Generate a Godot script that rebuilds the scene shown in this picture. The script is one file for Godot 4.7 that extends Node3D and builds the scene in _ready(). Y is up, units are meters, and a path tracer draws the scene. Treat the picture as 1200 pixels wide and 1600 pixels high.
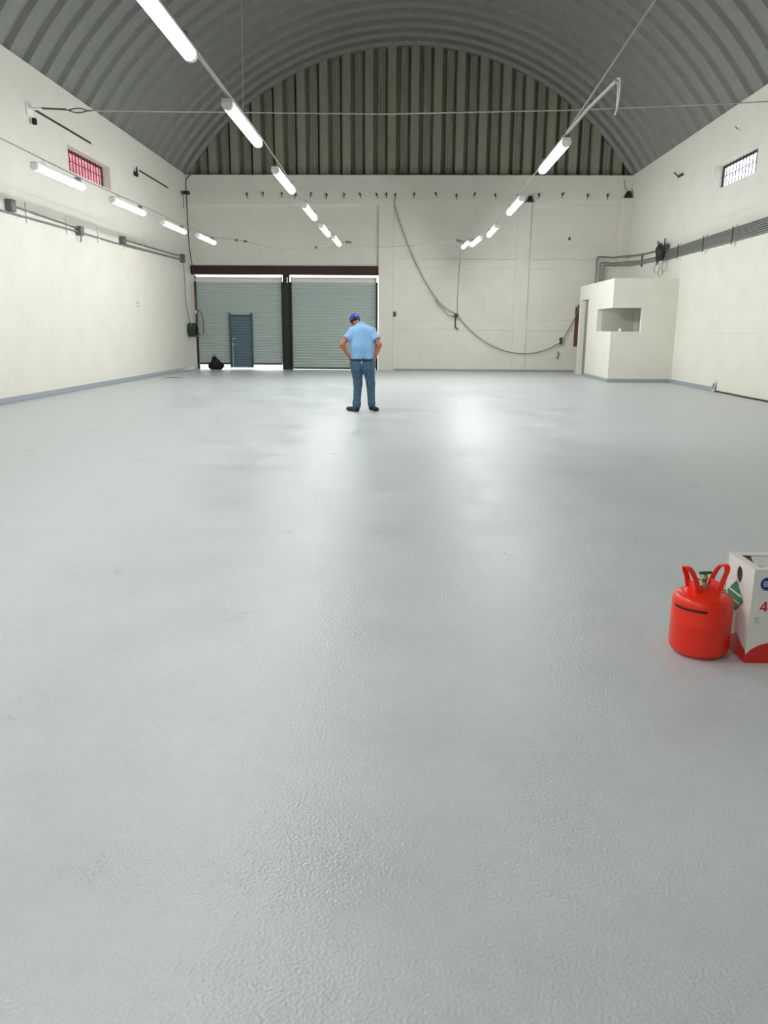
extends Node3D
# Empty vaulted warehouse with a freshly coated floor.

const XL := -7.62
const XR := 7.62
const ZB := -28.4
const ZF := 7.0
const EAVE := 6.56
const RR := 9.2
const RCY := 1.4
const WT := 0.3

var M := {}
var taken := {}

# ---------------------------------------------------------------- helpers
func numbered(called: String) -> String:
	if not taken.has(called):
		taken[called] = 0
		return called
	taken[called] += 1
	return "%s_%03d" % [called, taken[called]]

func tag(o: Node, label: String, category: String, group := "", kind := "") -> void:
	o.set_meta("label", label)
	o.set_meta("category", category)
	if group: o.set_meta("group", group)
	if kind: o.set_meta("kind", kind)

func thing(called: String, label: String, category: String, at := Vector3.ZERO, group := "", kind := "") -> Node3D:
	var o := Node3D.new()
	o.name = numbered(called)
	add_child(o)
	o.position = at
	tag(o, label, category, group, kind)
	return o

func mb() -> SurfaceTool:
	var st := SurfaceTool.new()
	st.begin(Mesh.PRIMITIVE_TRIANGLES)
	return st

func finish(st: SurfaceTool) -> ArrayMesh:
	st.generate_normals()
	return st.commit()

func put(mesh: Mesh, called: String, m: Material, parent: Node = null) -> MeshInstance3D:
	var o := MeshInstance3D.new()
	o.mesh = mesh
	o.material_override = m
	if parent == null:
		o.name = numbered(called)
		add_child(o)
	else:
		o.name = called
		parent.add_child(o, true)
	return o

func build(st: SurfaceTool, called: String, m: Material, parent: Node = null) -> MeshInstance3D:
	return put(finish(st), called, m, parent)

func mat(c: Color, rough := 0.7, metal := 0.0, spec := 0.5) -> StandardMaterial3D:
	var m := StandardMaterial3D.new()
	m.albedo_color = c
	m.roughness = rough
	m.metallic = metal
	m.metallic_specular = spec
	return m

func tri(st: SurfaceTool, a: Vector3, b: Vector3, c: Vector3, out: Vector3, smooth := false) -> void:
	var n := (b - a).cross(c - a)
	st.set_smooth_group(0 if smooth else -1)
	if n.dot(out) > 0.0:      # front faces run clockwise
		st.add_vertex(a); st.add_vertex(c); st.add_vertex(b)
	else:
		st.add_vertex(a); st.add_vertex(b); st.add_vertex(c)

func quad(st: SurfaceTool, a: Vector3, b: Vector3, c: Vector3, d: Vector3, out: Vector3, smooth := false) -> void:
	tri(st, a, b, c, out, smooth)
	tri(st, a, c, d, out, smooth)

# box with small chamfers
func bx(st: SurfaceTool, c: Vector3, s: Vector3, ch := 0.0, bs := Basis.IDENTITY) -> void:
	var h := s * 0.5
	var e := minf(ch, minf(h.x, minf(h.y, h.z)) * 0.9)
	var ax := [Vector3.RIGHT, Vector3.UP, Vector3.BACK]
	for i in 3:
		var j := (i + 1) % 3
		var k := (i + 2) % 3
		for sg: float in [-1.0, 1.0]:
			var n: Vector3 = ax[i] * sg
			var o: Vector3 = n * h[i]
			var u: Vector3 = ax[j] * (h[j] - e)
			var v: Vector3 = ax[k] * (h[k] - e)
			quad(st, c + bs * (o - u - v), c + bs * (o + u - v), c + bs * (o + u + v), c + bs * (o - u + v), bs * n)
	if e > 0.0:
		for i in 3:
			var j := (i + 1) % 3
			var k := (i + 2) % 3
			for sj: float in [-1.0, 1.0]:
				for sk: float in [-1.0, 1.0]:
					var l: Vector3 = ax[i] * (h[i] - e)
					var p: Vector3 = ax[j] * sj * h[j] + ax[k] * sk * (h[k] - e)
					var q: Vector3 = ax[j] * sj * (h[j] - e) + ax[k] * sk * h[k]
					quad(st, c + bs * (p - l), c + bs * (p + l), c + bs * (q + l), c + bs * (q - l), bs * (p + q))
		for sx: float in [-1.0, 1.0]:
			for sy: float in [-1.0, 1.0]:
				for sz: float in [-1.0, 1.0]:
					var s3 := Vector3(sx, sy, sz)
					tri(st, c + bs * (s3 * Vector3(h.x, h.y - e, h.z - e)), c + bs * (s3 * Vector3(h.x - e, h.y, h.z - e)), c + bs * (s3 * Vector3(h.x - e, h.y - e, h.z)), bs * s3)

func span(st: SurfaceTool, x0: float, x1: float, y0: float, y1: float, z0: float, z1: float, ch := 0.0) -> void:
	bx(st, Vector3(x0 + x1, y0 + y1, z0 + z1) * 0.5, Vector3(absf(x1 - x0), absf(y1 - y0), absf(z1 - z0)), ch)

# round tube through points
func tube(st: SurfaceTool, pts: Array, r: float, sides := 8, r_end := -1.0) -> void:
	var n := pts.size()
	var rings := []
	var prev := Vector3.ZERO
	for i in n:
		var d: Vector3
		if i == 0: d = pts[1] - pts[0]
		elif i == n - 1: d = pts[n - 1] - pts[n - 2]
		else: d = (pts[i + 1] - pts[i]).normalized() + (pts[i] - pts[i - 1]).normalized()
		d = d.normalized()
		var u: Vector3
		if prev == Vector3.ZERO:
			u = d.cross(Vector3.UP if absf(d.y) < 0.9 else Vector3.RIGHT).normalized()
		else:
			u = (prev - d * prev.dot(d)).normalized()
		prev = u
		var v := d.cross(u)
		var rr := r if r_end < 0.0 else lerpf(r, r_end, float(i) / (n - 1))
		var ring := []
		for k in sides:
			var a := TAU * k / sides
			ring.append(pts[i] + (u * cos(a) + v * sin(a)) * rr)
		rings.append(ring)
	for i in n - 1:
		for k in sides:
			var k2 := (k + 1) % sides
			var mid: Vector3 = (rings[i][k] + rings[i + 1][k2]) * 0.5 - (pts[i] + pts[i + 1]) * 0.5
			quad(st, rings[i][k], rings[i][k2], rings[i + 1][k2], rings[i + 1][k], mid, true)
	for k in range(1, sides - 1):
		tri(st, rings[0][0], rings[0][k], rings[0][k + 1], pts[0] - pts[1])
		tri(st, rings[n - 1][0], rings[n - 1][k], rings[n - 1][k + 1], pts[n - 1] - pts[n - 2])

func curve(ctrl: Array, steps := 6) -> Array:
	var out := []
	var n := ctrl.size()
	for i in n - 1:
		var p0: Vector3 = ctrl[maxi(i - 1, 0)]
		var p1: Vector3 = ctrl[i]
		var p2: Vector3 = ctrl[i + 1]
		var p3: Vector3 = ctrl[mini(i + 2, n - 1)]
		for s in steps:
			out.append(p1.cubic_interpolate(p2, p0, p3, float(s) / steps))
	out.append(ctrl[n - 1])
	return out

# flat bar swept along a path; "side" is the width direction
func strap(st: SurfaceTool, pts: Array, side: Vector3, w: float, t: float) -> void:
	var n := pts.size()
	var rows := []
	for i in n:
		var d: Vector3 = (pts[mini(i + 1, n - 1)] - pts[maxi(i - 1, 0)]).normalized()
		var nn := d.cross(side).normalized()
		var s := side.normalized() * w * 0.5
		rows.append([pts[i] - s - nn * t * 0.5, pts[i] + s - nn * t * 0.5, pts[i] + s + nn * t * 0.5, pts[i] - s + nn * t * 0.5])
	for i in n - 1:
		var c: Vector3 = (pts[i] + pts[i + 1]) * 0.5
		for k in 4:
			var k2 := (k + 1) % 4
			var mid: Vector3 = (rows[i][k] + rows[i + 1][k2] + rows[i][k2] + rows[i + 1][k]) * 0.25
			quad(st, rows[i][k], rows[i][k2], rows[i + 1][k2], rows[i + 1][k], mid - c)
	for e: int in [0, n - 1]:
		quad(st, rows[e][0], rows[e][1], rows[e][2], rows[e][3], pts[e] - pts[1 if e == 0 else n - 2])

# lathe: profile of (radius, height), around axis y at c
func lathe(st: SurfaceTool, prof: Array, c: Vector3, seg := 32, bs := Basis.IDENTITY, a0 := 0.0, a1 := TAU) -> void:
	for i in prof.size() - 1:
		var p: Vector2 = prof[i]
		var q: Vector2 = prof[i + 1]
		var nrm := Vector2(q.y - p.y, p.x - q.x)
		for k in seg:
			var a := lerpf(a0, a1, float(k) / seg)
			var b := lerpf(a0, a1, float(k + 1) / seg)
			var da := Vector3(cos(a), 0, sin(a))
			var db := Vector3(cos(b), 0, sin(b))
			var A := c + bs * (da * p.x + Vector3.UP * p.y)
			var B := c + bs * (db * p.x + Vector3.UP * p.y)
			var C := c + bs * (db * q.x + Vector3.UP * q.y)
			var D := c + bs * (da * q.x + Vector3.UP * q.y)
			var out := bs * ((da + db) * 0.5 * nrm.x + Vector3.UP * nrm.y)
			if p.x > 1e-5: tri(st, A, B, C, out, true)
			if q.x > 1e-5: tri(st, A, C, D, out, true)

# flat polygon with thickness: pts 2D, placed by origin o, axes u, v; front faces u x v
func slab(st: SurfaceTool, pts: PackedVector2Array, o: Vector3, u: Vector3, v: Vector3, t: float) -> void:
	var n := u.cross(v).normalized()
	var idx := Geometry2D.triangulate_polygon(pts)
	for i in range(0, idx.size(), 3):
		var a := o + u * pts[idx[i]].x + v * pts[idx[i]].y
		var b := o + u * pts[idx[i + 1]].x + v * pts[idx[i + 1]].y
		var c := o + u * pts[idx[i + 2]].x + v * pts[idx[i + 2]].y
		tri(st, a + n * t, b + n * t, c + n * t, n)
		tri(st, a, b, c, -n)
	var cw := Geometry2D.is_polygon_clockwise(pts)
	for i in pts.size():
		var p := pts[i]
		var q := pts[(i + 1) % pts.size()]
		var e := (q - p)
		var o2 := Vector2(e.y, -e.x) * (-1.0 if cw else 1.0)
		var a := o + u * p.x + v * p.y
		var b := o + u * q.x + v * q.y
		quad(st, a, b, b + n * t, a + n * t, u * o2.x + v * o2.y)

func ell(c: Vector2, rx: float, ry: float, n := 24) -> PackedVector2Array:
	var out := PackedVector2Array()
	for k in n:
		out.append(c + Vector2(cos(TAU * k / n) * rx, sin(TAU * k / n) * ry))
	return out

# distance-field figure: bones [a, ra, b, rb, k, (cut point, cut normal)], surface nets, added to st
func flesh(st: SurfaceTool, bones: Array, cell: float, cuts := []) -> void:
	var lo := Vector3(1e9, 1e9, 1e9)
	var hi := -lo
	for b in bones:
		var r: float = maxf(b[1], b[3]) + cell * 2.0
		for e: Vector3 in [b[0], b[2]]:
			lo = lo.min(e - Vector3.ONE * r)
			hi = hi.max(e + Vector3.ONE * r)
	var nx := int((hi.x - lo.x) / cell) + 2
	var ny := int((hi.y - lo.y) / cell) + 2
	var nz := int((hi.z - lo.z) / cell) + 2
	var f := PackedFloat32Array()
	f.resize(nx * ny * nz)
	f.fill(1.0)
	for b in bones:
		var a: Vector3 = b[0]
		var ra: float = b[1]
		var e: Vector3 = b[2]
		var rb: float = b[3]
		var kk: float = b[4]
		var cut: bool = b.size() > 5
		var cp: Vector3 = b[5] if cut else Vector3.ZERO
		var cn: Vector3 = b[6] if cut else Vector3.ZERO
		var m := maxf(ra, rb) + kk + cell * 2.0
		var l := a.min(e) - Vector3.ONE * m - lo
		var h := a.max(e) + Vector3.ONE * m - lo
		var d := e - a
		var dd := maxf(d.length_squared(), 1e-9)
		for iz in range(maxi(0, int(l.z / cell)), mini(nz, int(h.z / cell) + 1)):
			for iy in range(maxi(0, int(l.y / cell)), mini(ny, int(h.y / cell) + 1)):
				var row := (iz * ny + iy) * nx
				for ix in range(maxi(0, int(l.x / cell)), mini(nx, int(h.x / cell) + 1)):
					var p := lo + Vector3(ix, iy, iz) * cell
					var t := clampf((p - a).dot(d) / dd, 0.0, 1.0)
					var v := p.distance_to(a + d * t) - lerpf(ra, rb, t)
					if cut: v = maxf(v, (p - cp).dot(cn))
					var o := f[row + ix]
					var hh := maxf(kk - absf(o - v), 0.0) / kk
					f[row + ix] = minf(o, v) - hh * hh * kk * 0.25
	if cuts:
		for iz in nz:
			for iy in ny:
				for ix in nx:
					var i := (iz * ny + iy) * nx + ix
					if f[i] < 0.1:
						var p := lo + Vector3(ix, iy, iz) * cell
						for c in cuts:
							f[i] = maxf(f[i], (p - c[0]).dot(c[1]))
	var vid := {}
	var vs := PackedVector3Array()
	var off := [0, 1, nx, nx + 1, nx * ny, nx * ny + 1, nx * ny + nx, nx * ny + nx + 1]
	var edges := [[0, 1], [2, 3], [4, 5], [6, 7], [0, 2], [1, 3], [4, 6], [5, 7], [0, 4], [1, 5], [2, 6], [3, 7]]
	for iz in nz - 1:
		for iy in ny - 1:
			var row := (iz * ny + iy) * nx
			for ix in nx - 1:
				var i := row + ix
				if absf(f[i]) > cell * 4.0: continue
				var neg := 0
				for o: int in off:
					if f[i + o] < 0.0: neg += 1
				if neg == 0 or neg == 8: continue
				var s := Vector3.ZERO
				var cnt := 0
				for ed in edges:
					var fa := f[i + off[ed[0]]]
					var fb := f[i + off[ed[1]]]
					if (fa < 0.0) != (fb < 0.0):
						var t := fa / (fa - fb)
						var pa := Vector3(ed[0] & 1, (ed[0] >> 1) & 1, ed[0] >> 2)
						var pb := Vector3(ed[1] & 1, (ed[1] >> 1) & 1, ed[1] >> 2)
						s += pa.lerp(pb, t)
						cnt += 1
				vid[i] = vs.size()
				vs.append(lo + (Vector3(ix, iy, iz) + s / cnt) * cell)
	var steps := [1, nx, nx * ny]
	for i: int in vid:
		for ax in 3:
			var fa := f[i]
			var fb := f[i + steps[ax]]
			if (fa < 0.0) == (fb < 0.0): continue
			var su: int = steps[(ax + 1) % 3]
			var sv: int = steps[(ax + 2) % 3]
			if not (vid.has(i - su) and vid.has(i - sv) and vid.has(i - su - sv)): continue
			var A := vs[vid[i]]
			var B := vs[vid[i - su]]
			var C := vs[vid[i - su - sv]]
			var D := vs[vid[i - sv]]
			st.set_smooth_group(0)
			for q: Vector3 in ([A, D, C, A, C, B] if fa < 0.0 else [A, B, C, A, C, D]):
				st.add_vertex(q)

func noise_img(size: int, freq: float, seed_: int, oct := 4, type := FastNoiseLite.TYPE_SIMPLEX_SMOOTH) -> Image:
	var n := FastNoiseLite.new()
	n.seed = seed_
	n.noise_type = type
	n.frequency = freq
	n.fractal_octaves = oct
	return n.get_seamless_image(size, size)

# grey image from weighted noises, mapped to lo..hi; each layer [image, weight]
func blend(size: int, layers: Array, lo: float, hi: float) -> ImageTexture:
	var data := PackedByteArray()
	data.resize(size * size)
	var raws := []
	for l in layers:
		var im: Image = l[0]
		im.convert(Image.FORMAT_L8)
		raws.append(im.get_data())
	var n := layers.size()
	for i in size * size:
		var v := 0.0
		for k in n:
			v += (raws[k][i] / 255.0 - 0.5) * float(layers[k][1])
		data[i] = int(clampf(lo + (hi - lo) * (0.5 + v), 0.0, 1.0) * 255.0)
	var im := Image.create_from_data(size, size, false, Image.FORMAT_L8, data)
	im.generate_mipmaps()
	return ImageTexture.create_from_image(im)

func triplanar(m: StandardMaterial3D, metres: float) -> void:
	m.uv1_triplanar = true
	m.uv1_world_triplanar = true
	m.uv1_scale = Vector3.ONE / metres

# ---------------------------------------------------------------- materials
func make_materials() -> void:
	# coated floor: pale blue-grey resin with an orange-peel skin and roller patches
	var fl := mat(Color(0.80, 0.82, 0.825), 1.0, 0.0, 0.43)
	triplanar(fl, 3.6)
	var fine := noise_img(1024, 0.33, 3, 1)
	var coarse := noise_img(1024, 0.0035, 8, 4)
	var mid := noise_img(1024, 0.035, 21, 3)
	fl.albedo_texture = blend(1024, [[coarse, 0.45], [mid, 0.2], [fine, 0.35]], 0.88, 1.0)
	fl.roughness_texture = blend(1024, [[coarse, 0.55], [mid, 0.2], [fine, 0.25]], 0.22, 0.50)
	fl.heightmap_enabled = true
	fl.heightmap_texture = blend(1024, [[fine, 0.8], [mid, 0.2]], 0.0, 1.0)
	fl.heightmap_scale = 0.24
	M.floor = fl
	# painted plaster
	var pl_fine := noise_img(512, 0.06, 5, 4)
	var pl_coarse := noise_img(512, 0.008, 6, 4)
	var pl_tex := blend(512, [[pl_coarse, 0.5], [pl_fine, 0.25]], 0.94, 1.0)
	var pl_h := blend(512, [[pl_fine, 0.8], [pl_coarse, 0.6]], 0.0, 1.0)
	var wall := mat(Color(0.895, 0.885, 0.84), 0.62)
	triplanar(wall, 4.0)
	wall.albedo_texture = pl_tex
	wall.heightmap_enabled = true
	wall.heightmap_texture = pl_h
	wall.heightmap_scale = 0.15
	M.wall = wall
	var kiosk := wall.duplicate()
	kiosk.albedo_color = Color(0.91, 0.90, 0.855)
	M.kiosk = kiosk
	# galvanised sheet
	var zn_tex := blend(512, [[noise_img(512, 0.02, 31, 4), 0.6], [noise_img(512, 0.12, 32, 2), 0.3]], 0.86, 1.0)
	var zinc := mat(Color(0.54, 0.55, 0.53), 0.5, 0.2)
	triplanar(zinc, 3.0)
	zinc.albedo_texture = zn_tex
	M.zinc = zinc
	var gable := mat(Color(0.66, 0.645, 0.58), 0.55, 0.1)
	triplanar(gable, 3.0)
	gable.albedo_texture = zn_tex
	M.gable = gable
	M.skirt = mat(Color(0.60, 0.63, 0.66), 0.4)
	var slat := mat(Color(0.74, 0.79, 0.765), 0.5, 0.1)
	M.slat = slat
	M.drum = mat(Color(0.90, 0.885, 0.84), 0.5)
	M.dark_steel = mat(Color(0.13, 0.15, 0.15), 0.5, 0.3)
	M.guide = mat(Color(0.20, 0.22, 0.20), 0.5, 0.3)
	M.maroon = mat(Color(0.21, 0.09, 0.075), 0.55)
	M.red_pipe = mat(Color(0.50, 0.18, 0.16), 0.5)
	M.wicket = mat(Color(0.37, 0.46, 0.52), 0.5, 0.2)
	M.wicket_frame = mat(Color(0.27, 0.35, 0.37), 0.5, 0.2)
	M.chrome = mat(Color(0.80, 0.81, 0.80), 0.3, 0.8)
	M.conduit = mat(Color(0.54, 0.56, 0.54), 0.45, 0.3)
	M.conduit_light = mat(Color(0.62, 0.64, 0.62), 0.45, 0.3)
	M.box_grey = mat(Color(0.40, 0.43, 0.42), 0.5, 0.3)
	M.cable = mat(Color(0.50, 0.50, 0.45), 0.7)
	M.dark_cable = mat(Color(0.22, 0.20, 0.17), 0.7)
	M.white_cable = mat(Color(0.82, 0.83, 0.80), 0.6)
	M.wire = mat(Color(0.70, 0.71, 0.68), 0.45, 0.3)
	M.hook = mat(Color(0.28, 0.27, 0.24), 0.6, 0.3)
	M.black = mat(Color(0.04, 0.04, 0.04), 0.55)
	M.black_cloth = mat(Color(0.055, 0.055, 0.06), 0.8)
	M.housing = mat(Color(0.86, 0.87, 0.86), 0.45)
	M.cap_grey = mat(Color(0.91, 0.92, 0.91), 0.5)
	var glow := mat(Color(0.95, 0.97, 0.95), 0.4)
	glow.emission_enabled = true
	glow.emission = Color(1.0, 1.0, 0.98)
	glow.emission_energy_multiplier = 13.0
	M.glow = glow
	M.wood = mat(Color(0.40, 0.26, 0.19), 0.7)
	M.reel = mat(Color(0.22, 0.30, 0.25), 0.6)
	M.red_sheet = mat(Color(0.88, 0.42, 0.46), 0.6)
	M.bar_red = mat(Color(0.35, 0.12, 0.12), 0.6)
	M.bar_dark = mat(Color(0.16, 0.15, 0.17), 0.6)
	var glass := mat(Color(1, 1, 1, 0.08), 0.03)
	glass.transparency = BaseMaterial3D.TRANSPARENCY_ALPHA
	M.glass = glass
	M.yard = mat(Color(0.74, 0.73, 0.70), 0.9)
	# person
	M.skin = mat(Color(0.70, 0.42, 0.32), 0.55)
	M.hair = mat(Color(0.07, 0.055, 0.05), 0.7)
	var cloth_n := blend(512, [[noise_img(512, 0.05, 41, 3), 0.8], [noise_img(512, 0.25, 42, 1), 0.5]], 0.86, 1.0)
	var shirt := mat(Color(0.58, 0.77, 0.95), 0.85)
	triplanar(shirt, 0.5)
	shirt.albedo_texture = cloth_n
	shirt.rim_enabled = true
	shirt.rim = 0.3
	M.shirt = shirt
	var jeans := mat(Color(0.31, 0.45, 0.55), 0.9)
	triplanar(jeans, 0.4)
	jeans.albedo_texture = blend(512, [[noise_img(512, 0.02, 43, 3), 1.2], [noise_img(512, 0.3, 44, 1), 0.6]], 0.70, 1.0)
	M.jeans = jeans
	M.cap_blue = mat(Color(0.05, 0.24, 0.72), 0.75)
	M.shoe = mat(Color(0.045, 0.045, 0.05), 0.5)
	M.belt = mat(Color(0.10, 0.12, 0.20), 0.5)
	M.white = mat(Color(0.90, 0.90, 0.88), 0.6)
	# cylinder and carton
	var red := mat(Color(0.92, 0.17, 0.06), 0.36, 0.0, 0.4)
	red.clearcoat_enabled = true
	red.clearcoat = 0.35
	red.clearcoat_roughness = 0.05
	M.red = red
	M.strip = mat(Color(0.16, 0.06, 0.05), 0.6)
	M.green = mat(Color(0.02, 0.42, 0.24), 0.45)
	M.brass = mat(Color(0.62, 0.58, 0.48), 0.35, 0.7)
	var carton := mat(Color(0.86, 0.855, 0.83), 0.55)
	M.carton = carton
	M.print_red = mat(Color(0.80, 0.16, 0.10), 0.4)
	M.print_blue = mat(Color(0.05, 0.25, 0.58), 0.4)
	M.print_green = mat(Color(0.02, 0.45, 0.27), 0.4)
	M.print_grey = mat(Color(0.50, 0.52, 0.52), 0.5)

# ---------------------------------------------------------------- setting
func roof_y(x: float) -> float:
	return RCY + sqrt(RR * RR - x * x)

func make_shell() -> void:
	# floor slab
	var st := mb()
	span(st, XL - WT, XR + WT, -0.2, 0.0, ZB - WT, ZF + WT)
	var o := build(st, "floor", M.floor)
	tag(o, "glossy pale grey coated floor of the hall", "floor", "", "structure")
	st = mb()
	span(st, -40, 40, -0.3, -0.06, ZB - WT - 0.005, -70)
	span(st, -14, XL - WT - 0.005, -0.3, -0.06, ZB - WT, ZF)
	o = build(st, "yard", M.yard)
	tag(o, "bright concrete yard seen under the shutter", "ground", "", "structure")

	# left wall with a window opening
	var w := thing("wall_left", "cream plastered side wall with the pink barred window", "wall", Vector3.ZERO, "", "structure")
	st = mb()
	side_wall(st, XL - WT, XL, -21.1, -18.55, 4.87, 5.42)
	build(st, "plaster", M.wall, w)
	var n := 0
	for z in [[-16.3, -13.0], [-22.7, -16.95]]:
		st = mb()
		span(st, XL - 0.05, XL + 0.006, 1.22, 1.44, z[0], z[1], 0.003)
		n += 1
		o = build(st, "trim_%d" % n, M.wall)
		tag(o, "%s stretch of the low plaster band along the left wall" % ["near", "far"][n - 1], "band", "", "structure")
	w = thing("wall_right", "cream plastered side wall above the pipe bundle", "wall", Vector3.ZERO, "", "structure")
	st = mb()
	side_wall(st, XR, XR + WT, -20.92, -18.45, 4.84, 5.42)
	build(st, "plaster", M.wall, w)
	st = mb()
	span(st, XR - 0.012, XR + 0.05, 1.40, 1.64, -22.7, -10.0, 0.003)
	o = build(st, "trim_3", M.wall)
	tag(o, "low plaster band along the right wall", "band", "", "structure")
	st = mb()
	span(st, 7.28, XR, 0, 5.80, ZB, -28.08, 0.008)
	o = build(st, "wall_corner", M.wall)
	tag(o, "cream column in the far right corner", "column", "", "structure")

	# back wall with the gate opening
	w = thing("wall_back", "cream end wall around the roller shutters", "wall", Vector3.ZERO, "", "structure")
	st = mb()
	span(st, XL - WT, XL, 0, EAVE, ZB - WT, ZB)
	span(st, XL, -0.98, 3.30, EAVE, ZB - WT, ZB)
	span(st, -0.98, XR + WT, 0, EAVE, ZB - WT, ZB)
	span(st, XL - WT, -7.56, 0, 3.6, ZB - WT, ZB)
	build(st, "plaster", M.wall, w)
	st = mb()
	span(st, XL, XR, 5.63, EAVE - 0.001, ZB - 0.02, ZB + 0.12, 0.01)
	build(st, "ring_beam", M.wall, w)
	st = mb()
	span(st, -0.98, -0.46, 0, 5.63, ZB - 0.02, ZB + 0.115, 0.01)
	build(st, "pilaster", M.wall, w)
	st = mb()
	span(st, 3.79, 4.26, 0, 5.63, ZB - 0.02, ZB + 0.115, 0.01)
	build(st, "pilaster", M.wall, w)
	for b in [[-0.46, 3.79, 0.0, 1.44, 0.085], [-0.46, 3.79, 1.44, 1.76, 0.10], [-0.46, 3.79, 1.76, 3.53, 0.085], [-0.46, 3.79, 3.53, 3.83, 0.105], [-0.46, 3.79, 3.83, 5.63, 0.07],
			[4.26, 7.28, 0.0, 1.44, 0.085], [4.26, 7.28, 1.44, 1.80, 0.105], [4.26, 7.28, 1.80, 3.53, 0.08], [4.26, 7.28, 3.53, 3.83, 0.10], [4.26, 7.28, 3.83, 5.63, 0.07]]:
		st = mb()
		span(st, b[0], b[1], b[2], b[3], ZB - 0.02, ZB + b[4], 0.006)
		build(st, "plaster_panel", M.wall, w)
	st = mb()
	span(st, XL - WT, XR + WT, 0, 11.0, ZF, ZF + WT)
	o = build(st, "wall_front", M.wall)
	tag(o, "cream end wall of the hall behind the viewer", "wall", "", "structure")

	# painted upstand at the foot of the walls
	st = mb(); span(st, XL, XL + 0.025, 0, 0.11, ZF, ZB, 0.006)
	o = build(st, "baseboard_left", M.skirt); tag(o, "grey painted upstand along the left wall", "baseboard", "", "structure")
	st = mb(); span(st, XR - 0.025, XR, 0, 0.10, -22.7, -19.6, 0.006)
	o = build(st, "baseboard_right", M.skirt); tag(o, "grey painted upstand along the right wall by the booth", "baseboard", "", "structure")
	st = mb(); span(st, -0.4, 6.0, 0, 0.07, ZB + 0.08, ZB + 0.125, 0.006)
	o = build(st, "baseboard_back", M.skirt); tag(o, "grey painted upstand along the end wall", "baseboard", "", "structure")

	# vaulted roof: one pressed arch sheet after another
	var roof := thing("ceiling", "barrel vault of ribbed galvanised steel arches", "ceiling", Vector3.ZERO, "", "structure")
	var mesh := arch_sheet()
	var z := ZB - 1.07
	while z < ZF + 0.3:
		var s := put(mesh, "arch_sheet", M.zinc, roof)
		s.position = Vector3(0, 0, z)
		z += 0.77
	# gable of upright sheets
	var g := thing("wall_gable", "dark ribbed steel gable under the vault", "wall", Vector3.ZERO, "", "structure")
	var x := -7.62
	while x < 7.6:
		build(gable_sheet(x), "upright_sheet", M.gable, g)
		x += 0.77
	st = mb()
	span(st, -8.0, 8.0, EAVE - 0.4, 11.0, ZB - 0.60, ZB - 0.56)
	span(st, -8.0, 8.0, EAVE - 0.10, EAVE - 0.06, ZB - 0.56, ZB - 0.28)
	build(st, "backing_sheet", M.gable, g)

func side_wall(st: SurfaceTool, x0: float, x1: float, z0: float, z1: float, y0: float, y1: float) -> void:
	span(st, x0, x1, 0, EAVE, ZB, z0)
	span(st, x0, x1, 0, EAVE, z1, ZF)
	span(st, x0, x1, 0, y0, z0, z1)
	span(st, x0, x1, y1, EAVE, z0, z1)

func arch_sheet() -> ArrayMesh:
	# profile along z: (z, rise above the inner radius)
	var prof := [[0.0, 0.0], [0.20, 0.0], [0.25, 0.11], [0.72, 0.11], [0.77, 0.0]]
	var st := mb()
	var half := asin(7.86 / RR)
	var n := 600
	for i in n:
		var rows := []
		for e in 2:
			var t := float(i + e) / n
			var a := lerpf(-half, half, t)
			var crimp := 0.004 * (1.0 if (i + e) % 2 == 0 else -1.0)
			var row := []
			for p in prof:
				var r: float = RR + p[1] + (crimp if p[1] < 0.05 else 0.0)
				row.append(Vector3(sin(a) * r, RCY + cos(a) * r, p[0]))
			rows.append(row)
		var am := lerpf(-half, half, (i + 0.5) / n)
		var inward := -Vector3(sin(am), cos(am), 0)
		for k in prof.size() - 1:
			quad(st, rows[0][k], rows[0][k + 1], rows[1][k + 1], rows[1][k], inward)
	# weather skin above, so that the sheet has a thickness
	var m := 60
	for i in m:
		var a := lerpf(-half, half, float(i) / m)
		var b := lerpf(-half, half, float(i + 1) / m)
		var A := Vector3(sin(a) * (RR + 0.18), RCY + cos(a) * (RR + 0.18), 0)
		var B := Vector3(sin(b) * (RR + 0.18), RCY + cos(b) * (RR + 0.18), 0)
		quad(st, A, B, B + Vector3(0, 0, 0.77), A + Vector3(0, 0, 0.77), A - Vector3(0, RCY, 0))
	return finish(st)

func gable_sheet(x0: float) -> SurfaceTool:
	var prof := [[0.0, 0.0], [0.27, 0.0], [0.30, -0.34], [0.39, -0.34], [0.43, -0.15], [0.48, -0.15], [0.49, -0.12], [0.51, -0.12], [0.52, -0.15], [0.58, -0.15], [0.59, -0.12], [0.61, -0.12], [0.62, -0.15], [0.67, -0.15], [0.69, -0.34], [0.74, -0.34], [0.77, 0.0]]
	var st := mb()
	for k in prof.size() - 1:
		var xa: float = clampf(x0 + prof[k][0], -7.75, 7.75)
		var xb: float = clampf(x0 + prof[k + 1][0], -7.75, 7.75)
		if xb - xa < 0.001: continue
		var za: float = ZB - 0.14 + prof[k][1]
		var zb: float = ZB - 0.14 + prof[k + 1][1]
		var ya := maxf(roof_y(xa) + 0.12, EAVE)
		var yb := maxf(roof_y(xb) + 0.12, EAVE)
		quad(st, Vector3(xa, EAVE - 0.05, za), Vector3(xb, EAVE - 0.05, zb), Vector3(xb, yb, zb), Vector3(xa, ya, za), Vector3(0, 0, 1))
	return st

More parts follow.
